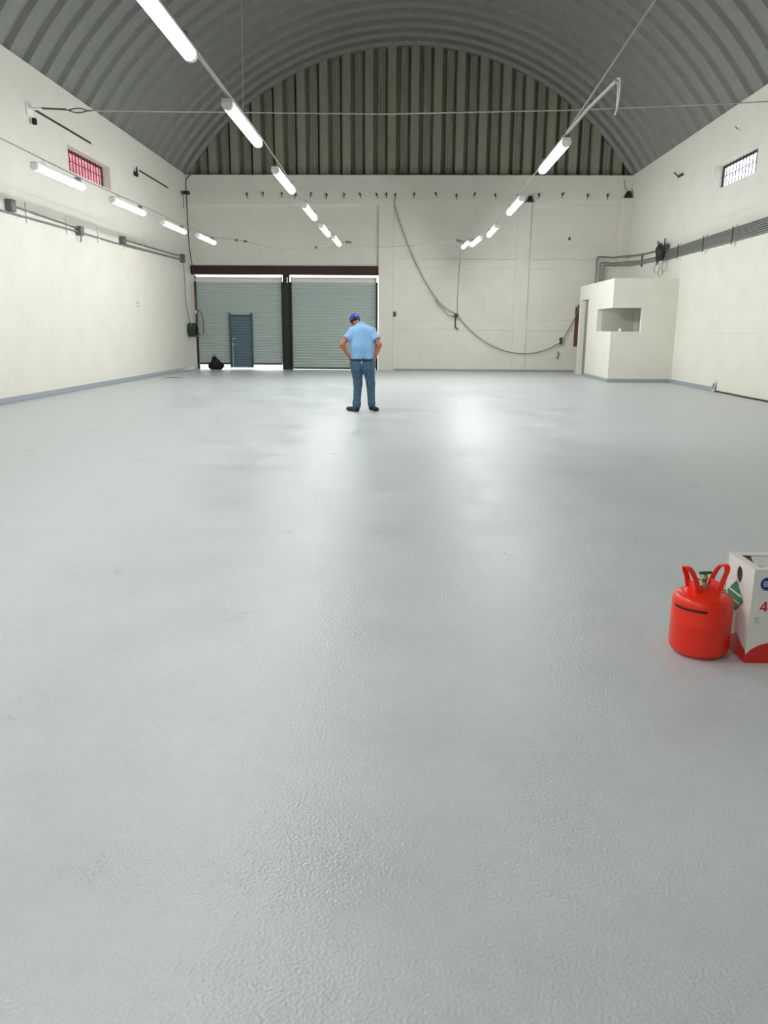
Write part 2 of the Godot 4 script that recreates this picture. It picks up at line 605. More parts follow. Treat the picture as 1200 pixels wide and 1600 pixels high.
func make_windows() -> void:
	# left: barred opening, a red sheet of the neighbour's lean-to behind it
	var w := thing("window_1", "small barred window high in the left wall, pink behind its bars", "window", Vector3(XL - 0.21, 4.87, -19.825), "", "structure")
	window_parts(w, 2.55, 0.55, 14, M.bar_red, 1.0)
	var st := mb()
	for k in 70:
		var z := -32.0 + k * 0.26
		bx(st, Vector3(XL - 2.6 + (0.02 if k % 2 else 0.0), 3.6, z), Vector3(0.02, 7.2, 0.262), 0.0)
	for z in [-31.0, -27.0, -23.0, -19.0, -15.0]:
		bx(st, Vector3(XL - 2.66, 3.6, z), Vector3(0.08, 7.2, 0.08), 0.005)
	var o := build(st, "red_fence_sheeting", M.red_sheet)
	tag(o, "red corrugated sheeting outside the left window", "fence")
	w = thing("window_2", "small barred window high in the right wall, white with daylight", "window", Vector3(XR + 0.23, 4.84, -19.685), "", "structure")
	window_parts(w, 2.47, 0.58, 13, M.bar_dark, -1.0)

func window_parts(w: Node3D, wide: float, high: float, bars: int, m: Material, out: float) -> void:
	var st := mb()
	span(st, -0.02, 0.02, high - 0.05, high, -wide / 2, wide / 2, 0.004)
	span(st, -0.02, 0.02, 0, 0.03, -wide / 2, wide / 2, 0.004)
	span(st, -0.02, 0.02, 0.03, high - 0.05, -wide / 2, -wide / 2 + 0.05, 0.004)
	span(st, -0.02, 0.02, 0.03, high - 0.05, wide / 2 - 0.05, wide / 2, 0.004)
	build(st, "frame", m, w)
	st = mb()
	span(st, -0.004, 0.004, 0.02, high - 0.02, -wide / 2 + 0.02, wide / 2 - 0.02)
	var g := build(st, "pane", M.glass, w)
	g.position.x = -0.04 * out
	for k in bars:
		st = mb()
		var z := -wide / 2 + wide * (k + 0.7) / (bars + 0.4)
		tube(st, [Vector3(0.035 * out, 0.0, z), Vector3(0.035 * out, high, z)], 0.010, 6)
		build(st, "bar", m, w)
	st = mb()
	tube(st, [Vector3(0.035 * out, high * 0.55, -wide / 2), Vector3(0.035 * out, high * 0.55, wide / 2)], 0.009, 6)
	build(st, "cross_bar", m, w)

func make_gate() -> void:
	var st := mb()
	bx(st, Vector3(-4.27, 3.44, ZB + 0.02), Vector3(6.62, 0.30, 0.05), 0.004)
	bx(st, Vector3(-4.27, 3.58, ZB - 0.02), Vector3(6.62, 0.03, 0.16), 0.004)
	bx(st, Vector3(-4.27, 3.30, ZB - 0.02), Vector3(6.62, 0.03, 0.16), 0.004)
	var o := build(st, "steel_lintel", M.maroon)
	tag(o, "dark maroon steel lintel over both roller shutters", "beam")
	var p := thing("gate_post", "black steel post between the two roller shutters", "post", Vector3(-4.255, 0, ZB - 0.10))
	st = mb(); span(st, -0.115, 0.115, 0, 3.29, 0.09, 0.11, 0.003); span(st, -0.115, 0.115, 0, 3.29, -0.08, -0.06, 0.003)
	span(st, -0.02, 0.02, 0, 3.29, -0.06, 0.09)
	build(st, "web", M.dark_steel, p)
	st = mb(); span(st, -0.17, 0.17, 2.83, 2.87, 0.10, 0.15, 0.004)
	build(st, "bracket", M.dark_steel, p)
	st = mb(); span(st, 0.03, 0.08, 3.02, 3.20, 0.11, 0.14, 0.004)
	build(st, "switch_plate", M.chrome, p)
	roller(-7.52, -4.41, 0.16, true, "grey roller shutter with the blue-grey wicket door", false)
	roller(-4.10, -1.04, 0.02, false, "grey roller shutter behind the standing man", true)

func roller(x0: float, x1: float, foot: float, wicket: bool, label: String, right: bool) -> void:
	var xm := (x0 + x1) / 2
	var r := thing("roller_shutter", label, "shutter", Vector3(xm, 0, ZB - 0.16))
	var hw := (x1 - x0) / 2
	var st := mb()
	# slat: curved strip
	var pitch := 0.099
	var n := 7
	var pts := PackedVector2Array()
	for i in n + 1:
		var t := float(i) / n
		pts.append(Vector2(sin(PI * t) * 0.034, t * pitch * 0.86))
	pts.append(Vector2(-0.006, pitch * 0.93))
	pts.append(Vector2(-0.006, pitch))
	for i in pts.size() - 1:
		quad(st, Vector3(-hw + 0.025, pts[i].y, pts[i].x), Vector3(hw - 0.025, pts[i].y, pts[i].x), Vector3(hw - 0.025, pts[i + 1].y, pts[i + 1].x), Vector3(-hw + 0.025, pts[i + 1].y, pts[i + 1].x), Vector3(0, 0, 1), false)
	quad(st, Vector3(-hw + 0.05, 0, -0.012), Vector3(hw - 0.05, 0, -0.012), Vector3(hw - 0.05, pitch, -0.012), Vector3(-hw + 0.05, pitch, -0.012), Vector3(0, 0, -1))
	var mesh := finish(st)
	var y := foot + 0.05
	while y < 3.02:
		var s := put(mesh, "slat", M.slat, r)
		s.position.y = y
		y += pitch
	st = mb(); span(st, -hw + 0.05, hw - 0.05, foot, foot + 0.05, -0.02, 0.03, 0.004)
	build(st, "bottom_rail", M.guide, r)
	for s: float in [-1.0, 1.0]:
		st = mb(); span(st, s * hw - 0.035, s * hw + 0.035, 0, 3.05, -0.05, 0.06, 0.004)
		build(st, "guide_rail", M.guide, r)
	st = mb()
	tube(st, [Vector3(-hw + 0.02, 3.12, -0.02), Vector3(hw - 0.02, 3.12, -0.02)], 0.10, 20)
	build(st, "drum", M.drum, r)
	for s: float in [-1.0, 1.0]:
		st = mb(); span(st, s * (hw - 0.01), s * (hw - 0.03), 2.98, 3.26, -0.12, 0.1, 0.004)
		build(st, "end_plate", M.dark_steel, r)
	if wicket:
		# small door for people, standing proud of the slats
		var cx := -5.925 - xm
		var d := Node3D.new(); d.name = "wicket_door"; r.add_child(d)
		d.position = Vector3(cx, 0.06, 0.05)
		d.set_meta("label", "narrow blue-grey wicket door set in the shutter")
		st = mb()
		span(st, -0.42, -0.36, 0, 1.92, -0.03, 0.05, 0.004)
		span(st, 0.36, 0.42, 0, 1.92, -0.03, 0.05, 0.004)
		span(st, -0.36, 0.36, 1.80, 1.86, -0.03, 0.04, 0.004)
		build(st, "frame", M.wicket_frame, d)
		st = mb()
		for k in 18:
			bx(st, Vector3(0, 0.05 + k * 0.098, 0.008), Vector3(0.72, 0.094, 0.022), 0.010)
		span(st, -0.36, 0.36, 0.0, 1.80, -0.02, 0.0)
		build(st, "leaf", M.wicket, d)
		st = mb(); span(st, -0.335, -0.31, 0.02, 0.9, 0.02, 0.04, 0.003)
		build(st, "edge_strip", M.chrome, d)
		for hy: float in [1.02, 0.80]:
			st = mb()
			bx(st, Vector3(-0.29, hy, 0.03), Vector3(0.05, 0.06, 0.02), 0.004)
			tube(st, [Vector3(-0.29, hy, 0.04), Vector3(-0.29, hy, 0.07), Vector3(-0.16, hy, 0.07)], 0.009, 6)
			build(st, "handle", M.chrome, d)

func make_booth() -> void:
	var x0 := 5.82
	var x1 := XR - 0.004
	var zf := -22.75
	var zb := -27.05
	var h := 2.87
	var t := 0.15
	var b := thing("guard_booth", "cream plastered booth with a corner opening against the right wall", "booth", Vector3(x0, 0, zf))
	var st := mb()
	# local: x to the right from the left face, z = 0 front, negative back
	var w := x1 - x0
	var d := zf - zb
	# front wall with the corner opening x 0..0.84, y 1.42..2.07
	span(st, 0, w, 0, 1.42, -t, 0)
	span(st, 0, w, 2.07, h, -t, 0)
	span(st, 0.84, w, 1.42, 2.07, -t, 0)
	# left wall: opening z 0..-1.7; doorway z -3.0..-4.62
	span(st, 0, t, 0, 1.42, -3.0, -t)
	span(st, 0, t, 2.07, h, -3.0, -t)
	span(st, 0, t, 1.42, 2.07, -3.0, -1.75)
	span(st, 0, t, 2.42, h, -4.05, -3.0)
	span(st, 0, t, 0, h, -d, -4.05)
	span(st, t, w, 0, h, -d, -d + t)
	build(st, "walls", M.kiosk, b)
	st = mb()
	span(st, -0.022, w - 0.03, 0, 0.10, 0, 0.022, 0.005)
	span(st, -0.022, 0, 0, 0.10, -3.0, 0, 0.005)
	build(st, "painted_upstand", M.skirt, b)
	st = mb()
	tube(st, [Vector3(0.28, 1.42, -0.08), Vector3(0.28, 1.50, -0.08)], 0.035, 12, 0.045)
	var o := build(st, "paper_cup", M.white)
	o.position = Vector3(x0, 0, zf)
	tag(o, "small white cup on the sill of the booth opening", "cup")

# ---------------------------------------------------------------- lamps
var lamp_parts := {}

func lamp_meshes() -> void:
	var L := 0.92
	var st := mb()
	span(st, -0.058, 0.058, 0.0, 0.045, -L, L, 0.012)
	lamp_parts.housing = finish(st)
	st = mb()
	var pts := PackedVector2Array([Vector2(-0.07, 0), Vector2(-0.078, -0.035), Vector2(-0.055, -0.075), Vector2(-0.02, -0.09), Vector2(0.02, -0.09), Vector2(0.055, -0.075), Vector2(0.078, -0.035), Vector2(0.07, 0)])
	for k in pts.size(): pts[k] *= 0.76
	slab(st, pts, Vector3(0, 0, -L + 0.06), Vector3.RIGHT, Vector3.UP, L * 2 - 0.12)
	lamp_parts.diffuser = finish(st)
	st = mb()
	var pc := PackedVector2Array()
	for q in pts: pc.append(q * 1.06 + Vector2(0, 0.002))
	slab(st, pc, Vector3(0, 0, 0), Vector3.RIGHT, Vector3.UP, 0.06)
	lamp_parts.cap = finish(st)
	st = mb()
	tube(st, [Vector3(-0.04, 0.05, 0), Vector3(0, 0.13, 0), Vector3(0.04, 0.05, 0)], 0.005, 6)
	lamp_parts.hanger = finish(st)
	st = mb()
	bx(st, Vector3(0, 0.08, 0), Vector3(0.07, 0.06, 0.10), 0.008)
	lamp_parts.junction = finish(st)

func lamp(a: Vector3, b: Vector3, label: String, power: float) -> void:
	var c := (a + b) / 2
	var t := thing("tube_light", label, "light", c, "tube lights hung in rows")
	t.look_at_from_position(c, c + (b - a), Vector3.UP)
	put(lamp_parts.housing, "housing", M.housing, t)
	put(lamp_parts.diffuser, "diffuser", M.glow, t)
	var e := put(lamp_parts.cap, "end_cap", M.cap_grey, t); e.position.z = -0.92
	e = put(lamp_parts.cap, "end_cap", M.cap_grey, t); e.position.z = 0.86
	for z: float in [-0.6, 0.6]:
		e = put(lamp_parts.hanger, "hanger", M.wire, t); e.position.z = z
	e = put(lamp_parts.junction, "junction_box", M.box_grey, t); e.position.z = -0.72
	for s: float in [-1.0, 1.0]:
		var l := AreaLight3D.new()
		l.name = "lamp_light"
		t.add_child(l, true)
		l.area_size = Vector2(0.06, 1.70)
		var dir := Vector3(s * 0.86, -0.51, 0)
		var zax := -dir
		var yax := Vector3(0, 0, 1)
		l.basis = Basis(yax.cross(zax), yax, zax)
		l.position = Vector3(s * 0.066, -0.058, 0)
		l.light_energy = power
		l.light_color = Color(0.985, 0.998, 1.0)
		l.area_range = 60.0
		l.area_attenuation = 2.0
		l.shadow_enabled = true

func make_lamps() -> void:
	lamp_meshes()
	var ordw := ["nearest", "second", "third", "fourth", "fifth", "sixth", "seventh", "eighth", "ninth", "tenth"]
	var rows := [
		["left-hand", [[-5.436, 3.8, -22.0], [-5.59, 3.8, -19.52], [-5.573, 3.8, -16.35], [-5.608, 3.8, -13.27], [-5.61, 3.8, -9.93], [-5.61, 3.8, -6.6], [-5.61, 3.8, -3.3], [-5.61, 3.8, 0.0], [-5.61, 3.8, 3.3]]],
		["middle", [[-1.926, 3.8, -22.3], [-2.012, 3.8, -20.03], [-2.02, 3.8, -16.99], [-2.025, 3.8, -13.57], [-1.961, 3.8, -10.02], [-1.943, 3.8, -6.68], [-1.94, 3.8, -3.35], [-1.94, 3.8, 0.0], [-1.94, 3.8, 3.3]]],
		["right-hand", [[1.823, 4.007, -25.0], [1.882, 3.8, -22.3], [2.085, 3.8, -19.97], [2.10, 3.8, -16.1], [2.037, 3.8, -11.75]]],
	]
	for r in rows:
		var n: int = r[1].size()
		for i in n:
			var q: Array = r[1][i]
			var c := Vector3(q[0], q[1], q[2])
			var d := Vector3(0, 0, -0.92)
			if r[0] == "right-hand" and i < 2:
				d = Vector3(-0.04, 0, -0.92)
			var seen: bool = c.z < -6.0
			var where := "%s lit tube light from the end wall in the %s row" % [ordw[i], r[0]] if i > 0 else "lit tube light nearest the end wall in the %s row" % r[0]
			if not seen: where = "%s lit tube light of the %s row, above the viewer" % [ordw[i], r[0]]
			if r[0] == "left-hand" and i > 3: where = "%s lit tube light of the %s row along the left wall" % [ordw[i], r[0]]
			lamp(c - d, c + d, where, {"left-hand": 0.15, "middle": 3.7, "right-hand": 4.2}[r[0]])
	# suspension wires and conduits of the rows
	var st := mb()
	tube(st, [Vector3(-5.57, 3.94, ZF), Vector3(-5.573, 3.94, -11.3), Vector3(-5.62, 3.925, -14.38), Vector3(-5.59, 3.94, -17.46), Vector3(-5.56, 3.93, -20.97), Vector3(-5.46, 3.925, -22.77), Vector3(-5.05, 3.93, -23.37)], 0.009, 6)
	var o := build(st, "messenger_wire", M.conduit)
	tag(o, "taut wire carrying the left-hand row of tube lights", "wire")
	st = mb()
	tube(st, [Vector3(-1.94, 3.88, ZF), Vector3(-1.943, 3.88, -7.5), Vector3(-1.95, 3.88, -10.9)], 0.022, 8)
	o = build(st, "conduit_rod", M.conduit_light)
	tag(o, "white conduit joining the two nearest tube lights of the middle row", "conduit")
	st = mb()
	tube(st, [Vector3(-1.95, 3.90, -10.95), Vector3(-2.02, 3.90, -15.0), Vector3(-2.01, 3.90, -20.5), Vector3(-1.88, 3.91, -23.3)], 0.008, 6)
	o = build(st, "messenger_wire", M.wire)
	tag(o, "thin pale wire carrying the far tube lights of the middle row", "wire")
	st = mb()
	tube(st, [Vector3(2.03, 3.90, -10.95), Vector3(2.08, 3.90, -15.4), Vector3(2.09, 3.90, -20.7), Vector3(1.86, 3.93, -23.2), Vector3(1.83, 4.10, -24.6), Vector3(1.78, 4.12, -26.0)], 0.010, 6)
	o = build(st, "messenger_wire", M.wire)
	tag(o, "pale wire carrying the right-hand row of tube lights", "wire")
	var t := thing("loose_conduit", "white conduit end sticking out past the first lamp of the right-hand row", "conduit", Vector3(2.02, 3.88, -10.80))
	st = mb()
	tube(st, [Vector3(0.01, 0.0, -0.03), Vector3(0.0, -0.02, 1.2), Vector3(0.018, -0.06, 2.38)], 0.020, 8)
	build(st, "pipe", M.conduit_light, t)
	st = mb()
	tube(st, curve([Vector3(0.018, -0.06, 2.30), Vector3(0.03, -0.05, 2.40), Vector3(0.045, -0.10, 2.41), Vector3(0.045, -0.20, 2.40), Vector3(0.035, -0.32, 2.39), Vector3(0.018, -0.38, 2.38)]), 0.010, 6)
	build(st, "loose_wire", M.white_cable, t)
	st = mb()
	tube(st, curve([Vector3(0.018, -0.06, 2.32), Vector3(0.026, -0.10, 2.39), Vector3(0.032, -0.22, 2.39), Vector3(0.030, -0.30, 2.38)]), 0.006, 6)
	build(st, "loose_wire", M.white_cable, t)
	st = mb()
	tube(st, [Vector3(2.03, 3.90, -10.83), Vector3(5.38, roof_y(5.38), -12.95)], 0.012, 6)
	o = build(st, "hanger_rope", M.white_cable)
	tag(o, "pale rope slanting from the right-hand row up to the vault", "rope")

func make_overhead() -> void:
	# steel tie across the hall
	var t := thing("tie_cable", "thin steel tie cable spanning the hall below the vault", "cable", Vector3(0, 5.65, -16.8))
	var st := mb()
	tube(st, [Vector3(-6.35, 0.01, 0.0), Vector3(-3.4, -0.02, 0), Vector3(-0.5, -0.05, 0), Vector3(3.3, 0.02, 0), Vector3(7.615, 0.19, 0)], 0.012, 6)
	build(st, "cable", M.wire, t)
	st = mb()
	tube(st, [Vector3(-7.36, 0.045, 0.05), Vector3(-6.86, 0.03, 0.02)], 0.018, 6)
	build(st, "threaded_rod", M.hook, t)
	st = mb()
	tube(st, curve([Vector3(-6.82, 0.02, 0), Vector3(-6.70, 0.05, 0), Vector3(-6.56, 0.05, 0), Vector3(-6.44, 0.01, 0)]), 0.012, 6)
	tube(st, curve([Vector3(-6.82, 0.02, 0), Vector3(-6.70, -0.02, 0), Vector3(-6.56, -0.02, 0), Vector3(-6.44, 0.01, 0)]), 0.012, 6)
	tube(st, [Vector3(-6.98, 0.03, 0.02), Vector3(-6.80, 0.02, 0)], 0.012, 6)
	tube(st, [Vector3(-6.46, 0.01, 0), Vector3(-6.30, 0.01, 0)], 0.012, 6)
	build(st, "turnbuckle", M.hook, t)
	st = mb()
	span(st, -7.62, -7.58, -0.10, 0.12, -0.10, 0.16, 0.005)
	span(st, -7.58, -7.34, 0.02, 0.07, 0.0, 0.08, 0.005)
	build(st, "wall_plate", M.cap_grey, t)
	st = mb()
	span(st, -7.58, -7.50, -0.24, -0.12, -0.06, 0.02, 0.01)
	build(st, "clamp", M.black, t)
	st = mb()
	tube(st, [Vector3(-3.298, 5.63, -16.8), Vector3(-3.21, roof_y(3.21) + 0.05, -16.8)], 0.008, 6)
	var o := build(st, "drop_wire", M.wire)
	tag(o, "upright wire from the vault to the tie cable by the middle row", "wire")
	st = mb()
	tube(st, [Vector3(-1.93, 5.61, -16.8), Vector3(-1.98, 4.5, -16.8)], 0.005, 5)
	o = build(st, "drop_wire", M.conduit)
	tag(o, "thin loose wire dangling from the tie cable before the gable", "wire")

	# cable strung between the far ends of the rows
	t = thing("strung_cable", "grey cable sagging between the far ends of the lamp rows", "cable", Vector3(0, 3.8, -23.46))
	st = mb()
	tube(st, curve([Vector3(-5.3, 0.135, 0.25), Vector3(-4.871, 0.12, 0), Vector3(-4.358, 0.017, 0), Vector3(-3.613, -0.12, 0), Vector3(-2.877, -0.134, 0), Vector3(-2.406, -0.043, 0), Vector3(-2.02, 0.009, 0), Vector3(-1.764, 0.077, 0), Vector3(-1.301, -0.006, 0), Vector3(-0.659, -0.056, 0), Vector3(0.265, 0.0, 0), Vector3(0.997, 0.073, 0), Vector3(1.473, 0.127, 0), Vector3(1.70, 0.12, 0.0), Vector3(1.84, 0.13, 0.1)]), 0.009, 6)
	build(st, "cable", M.cable, t)
	for q in [[-4.92, 0.12], [-4.66, 0.085], [-1.72, 0.077], [-1.63, 0.068], [1.455, 0.137], [1.53, 0.10], [-2.61, -0.077]]:
		st = mb(); bx(st, Vector3(q[0], q[1], 0.0), Vector3(0.09, 0.06, 0.05), 0.012)
		build(st, "connector", M.hook, t)

func make_left_wall_things() -> void:
	var st: SurfaceTool
	var o: MeshInstance3D
	st = mb(); span(st, XL, XL + 0.03, 5.715, 5.725, -19.95, -16.95); span(st, XL, XL + 0.006, 5.725, 5.765, -19.95, -16.95)
	o = build(st, "angle_rail", M.hook); tag(o, "dark steel angle above the pink window on the left wall", "rail")
	st = mb(); span(st, XL, XL + 0.03, 5.755, 5.765, -26.14, -23.42); span(st, XL, XL + 0.006, 5.765, 5.805, -26.14, -23.42)
	o = build(st, "angle_rail", M.hook); tag(o, "dark steel angle near the far corner of the left wall", "rail")
	var t := thing("wall_bracket", "small black bracket between the pink window and the far angle", "bracket", Vector3(XL + 0.02, 5.6, -23.0))
	st = mb(); bx(st, Vector3(0.03, 0.0, 0), Vector3(0.06, 0.10, 0.22), 0.01); build(st, "base", M.black, t)
	st = mb(); tube(st, [Vector3(0.04, 0.03, 0), Vector3(0.06, 0.20, 0.0)], 0.04, 8, 0.012); build(st, "hook", M.black, t)
	# camera in the corner
	t = thing("security_camera", "black camera high in the left corner above the shutters", "camera", Vector3(XL + 0.02, 5.88, -27.7))
	st = mb(); bx(st, Vector3(0.02, 0, 0), Vector3(0.04, 0.14, 0.14), 0.01); build(st, "base", M.box_grey, t)
	st = mb(); tube(st, [Vector3(0.03, 0, 0), Vector3(0.14, -0.02, 0.05)], 0.02, 8); build(st, "arm", M.hook, t)
	st = mb(); tube(st, [Vector3(0.10, 0.01, -0.02), Vector3(0.26, -0.03, 0.16)], 0.065, 12); build(st, "body", M.black, t)
	st = mb(); tube(st, curve([Vector3(0.03, -0.05, 0.0), Vector3(0.05, -0.25, 0.02), Vector3(0.03, -0.50, 0.0)]), 0.012, 6); build(st, "cord", M.hook, t)
	# corner cable
	st = mb()
	tube(st, curve([Vector3(-7.42, 6.53, -28.2), Vector3(-7.58, 6.36, -28.2), Vector3(-7.585, 5.9, -28.2), Vector3(-7.585, 5.1, -28.2), Vector3(-7.575, 4.3, -28.2), Vector3(-7.53, 3.75, -28.22), Vector3(-7.46, 3.25, -28.25), Vector3(-7.42, 2.95, -28.26)]), 0.016, 6)
	o = build(st, "corner_cable", M.dark_cable); tag(o, "dark cable running down the left corner to the shutter", "cable")
	# conduits on the left wall
	t = thing("conduit_run", "pair of grey conduits with boxes along the left wall", "conduit", Vector3(XL + 0.004, 3.6, -21.0))
	var pipes := [[0.08, -6.2, 5.6, 0.02], [0.02, 12.0, -6.2, 0.12]]
	st = mb(); tube(st, [Vector3(0.05, 0.08, -6.1), Vector3(0.05, 0.02, -0.5)], 0.017, 8); build(st, "pipe", M.conduit, t)
	st = mb(); tube(st, [Vector3(0.05, 0.10, 5.45), Vector3(0.05, 0.06, 2.4)], 0.017, 8); build(st, "pipe", M.conduit, t)
	st = mb(); tube(st, [Vector3(0.05, -0.04, 14.0), Vector3(0.05, -0.05, 5.8), Vector3(0.05, -0.02, 2.3), Vector3(0.05, -0.02, -0.5), Vector3(0.05, 0.07, -6.2)], 0.017, 8); build(st, "pipe", M.conduit, t)
	st = mb(); tube(st, [Vector3(0.05, 0.12, -0.5), Vector3(0.05, 0.19, -6.2)], 0.017, 8); build(st, "pipe", M.conduit, t)
	for q in [[0.08, 5.5, 0.22], [0.0, 2.3, 0.2], [0.10, -0.5, 0.18], [0.12, -6.2, 0.28]]:
		st = mb(); bx(st, Vector3(0.07, q[0], q[1]), Vector3(0.13, q[2], 0.18), 0.012); build(st, "junction_box", M.box_grey, t)
	for z: float in [4.76, 2.87, 1.05, -0.76, -2.55, -4.28]:
		st = mb(); span(st, 0, 0.035, -0.14, 0.24, z - 0.025, z + 0.025, 0.003); build(st, "strut", M.cap_grey, t)
	st = mb(); tube(st, [Vector3(0.07, 0.0, 2.3), Vector3(0.09, -0.12, 2.3), Vector3(0.08, -0.25, 2.32)], 0.018, 6); build(st, "stub", M.conduit, t)
	# cord down to the reel
	st = mb()
	tube(st, curve([Vector3(-7.53, 3.62, -27.2), Vector3(-7.52, 2.9, -27.22), Vector3(-7.54, 2.35, -27.3), Vector3(-7.5, 1.75, -27.45), Vector3(-7.46, 1.5, -27.6)]), 0.014, 6)
	o = build(st, "feed_cable", M.cable); tag(o, "grey cord dropping from the conduit to the hose reel", "cord")
	t = thing("hose_reel", "dark green hose coiled on the left wall beside the shutter", "hose", Vector3(XL, 1.38, -27.75))
	st = mb(); bx(st, Vector3(0.05, 0, 0), Vector3(0.10, 0.14, 0.14), 0.01); build(st, "bracket", M.hook, t)
	for k in 5:
		st = mb()
		var ring := []
		for a in 25:
			var an := TAU * a / 24.0
			ring.append(Vector3(0.05 + 0.055 * k, sin(an) * (0.215 - 0.006 * (k % 2)), cos(an) * (0.215 - 0.006 * (k % 2)) + 0.03 * sin(k * 2.0)))
		tube(st, ring, 0.03, 8)
		build(st, "hose_coil", M.reel, t)
	st = mb(); tube(st, [Vector3(0.0, 0, 0), Vector3(0.33, 0, 0)], 0.10, 14); build(st, "hub", M.dark_steel, t)
	# pipe and hose at the jamb
	t = thing("air_pipe", "dark red pipe with a hanging hose at the left shutter jamb", "pipe", Vector3(-7.47, 0, -28.30))
	st = mb(); tube(st, [Vector3(-0.02, 2.95, 0), Vector3(0.0, 2.1, 0), Vector3(0.01, 1.1, 0)], 0.022, 8); build(st, "pipe", M.red_pipe, t)
	st = mb(); tube(st, curve([Vector3(0.0, 2.02, 0.02), Vector3(0.14, 2.04, 0.04), Vector3(0.23, 1.85, 0.05), Vector3(0.26, 1.5, 0.05), Vector3(0.24, 1.28, 0.05), Vector3(0.17, 1.17, 0.05), Vector3(0.06, 1.28, 0.03), Vector3(0.0, 1.42, 0.02)]), 0.015, 6); build(st, "hose", M.red_pipe, t)
	st = mb(); bx(st, Vector3(0.20, 1.18, 0.05), Vector3(0.10, 0.07, 0.05), 0.012); build(st, "coupling", M.chrome, t)
	st = mb(); bx(st, Vector3(0.0, 2.0, 0.03), Vector3(0.06, 0.12, 0.05), 0.01); build(st, "valve", M.cap_grey, t)
	# outlet
	t = thing("wall_outlet", "small outlet in the middle of the left wall", "outlet", Vector3(XL + 0.005, 2.08, -22.55))
	st = mb(); bx(st, Vector3.ZERO, Vector3(0.012, 0.20, 0.12), 0.004); build(st, "plate", M.housing, t)
	for y: float in [-0.05, 0.05]:
		st = mb(); bx(st, Vector3(0.007, y, 0), Vector3(0.008, 0.045, 0.05), 0.002); build(st, "socket", M.hook, t)
	# bag at the shutter
	t = thing("backpack", "black backpack slumped on the floor before the shutter", "bag", Vector3(-6.76, 0, -28.02))
	st = mb()
	flesh(st, [[Vector3(-0.16, 0.13, 0), 0.13, Vector3(0.14, 0.11, 0.02), 0.11, 0.06], [Vector3(-0.05, 0.2, 0), 0.15, Vector3(-0.07, 0.38, -0.04), 0.09, 0.06], [Vector3(0.0, 0.3, 0.0), 0.10, Vector3(0.22, 0.14, 0.03), 0.07, 0.05], [Vector3(-0.1, 0.1, 0.12), 0.08, Vector3(0.08, 0.1, 0.13), 0.07, 0.04]], 0.016, [[Vector3(0, 0.002, 0), Vector3(0, -1, 0)]])
	build(st, "body", M.black_cloth, t)
	st = mb(); strap(st, curve([Vector3(-0.1, 0.44, 0.0), Vector3(-0.09, 0.51, 0.0), Vector3(-0.03, 0.50, 0.0), Vector3(0.0, 0.41, 0.0)]), Vector3(0, 0, 1), 0.03, 0.01); build(st, "grab_loop", M.black, t)
	st = mb(); strap(st, curve([Vector3(0.12, 0.26, 0.10), Vector3(0.26, 0.22, 0.12), Vector3(0.33, 0.10, 0.10), Vector3(0.36, 0.02, 0.08)]), Vector3(0, 0, 1), 0.04, 0.01); build(st, "shoulder_strap", M.black, t)
	# floor drain
	t = thing("floor_drain", "small flat drain cover in the floor near the left corner", "drain", Vector3(-6.9, 0.0, -23.2))
	st = mb(); lathe(st, [Vector2(0.26, 0.0), Vector2(0.26, 0.006), Vector2(0.22, 0.008), Vector2(0, 0.008)], Vector3.ZERO, 28); build(st, "cover", M.conduit, t)

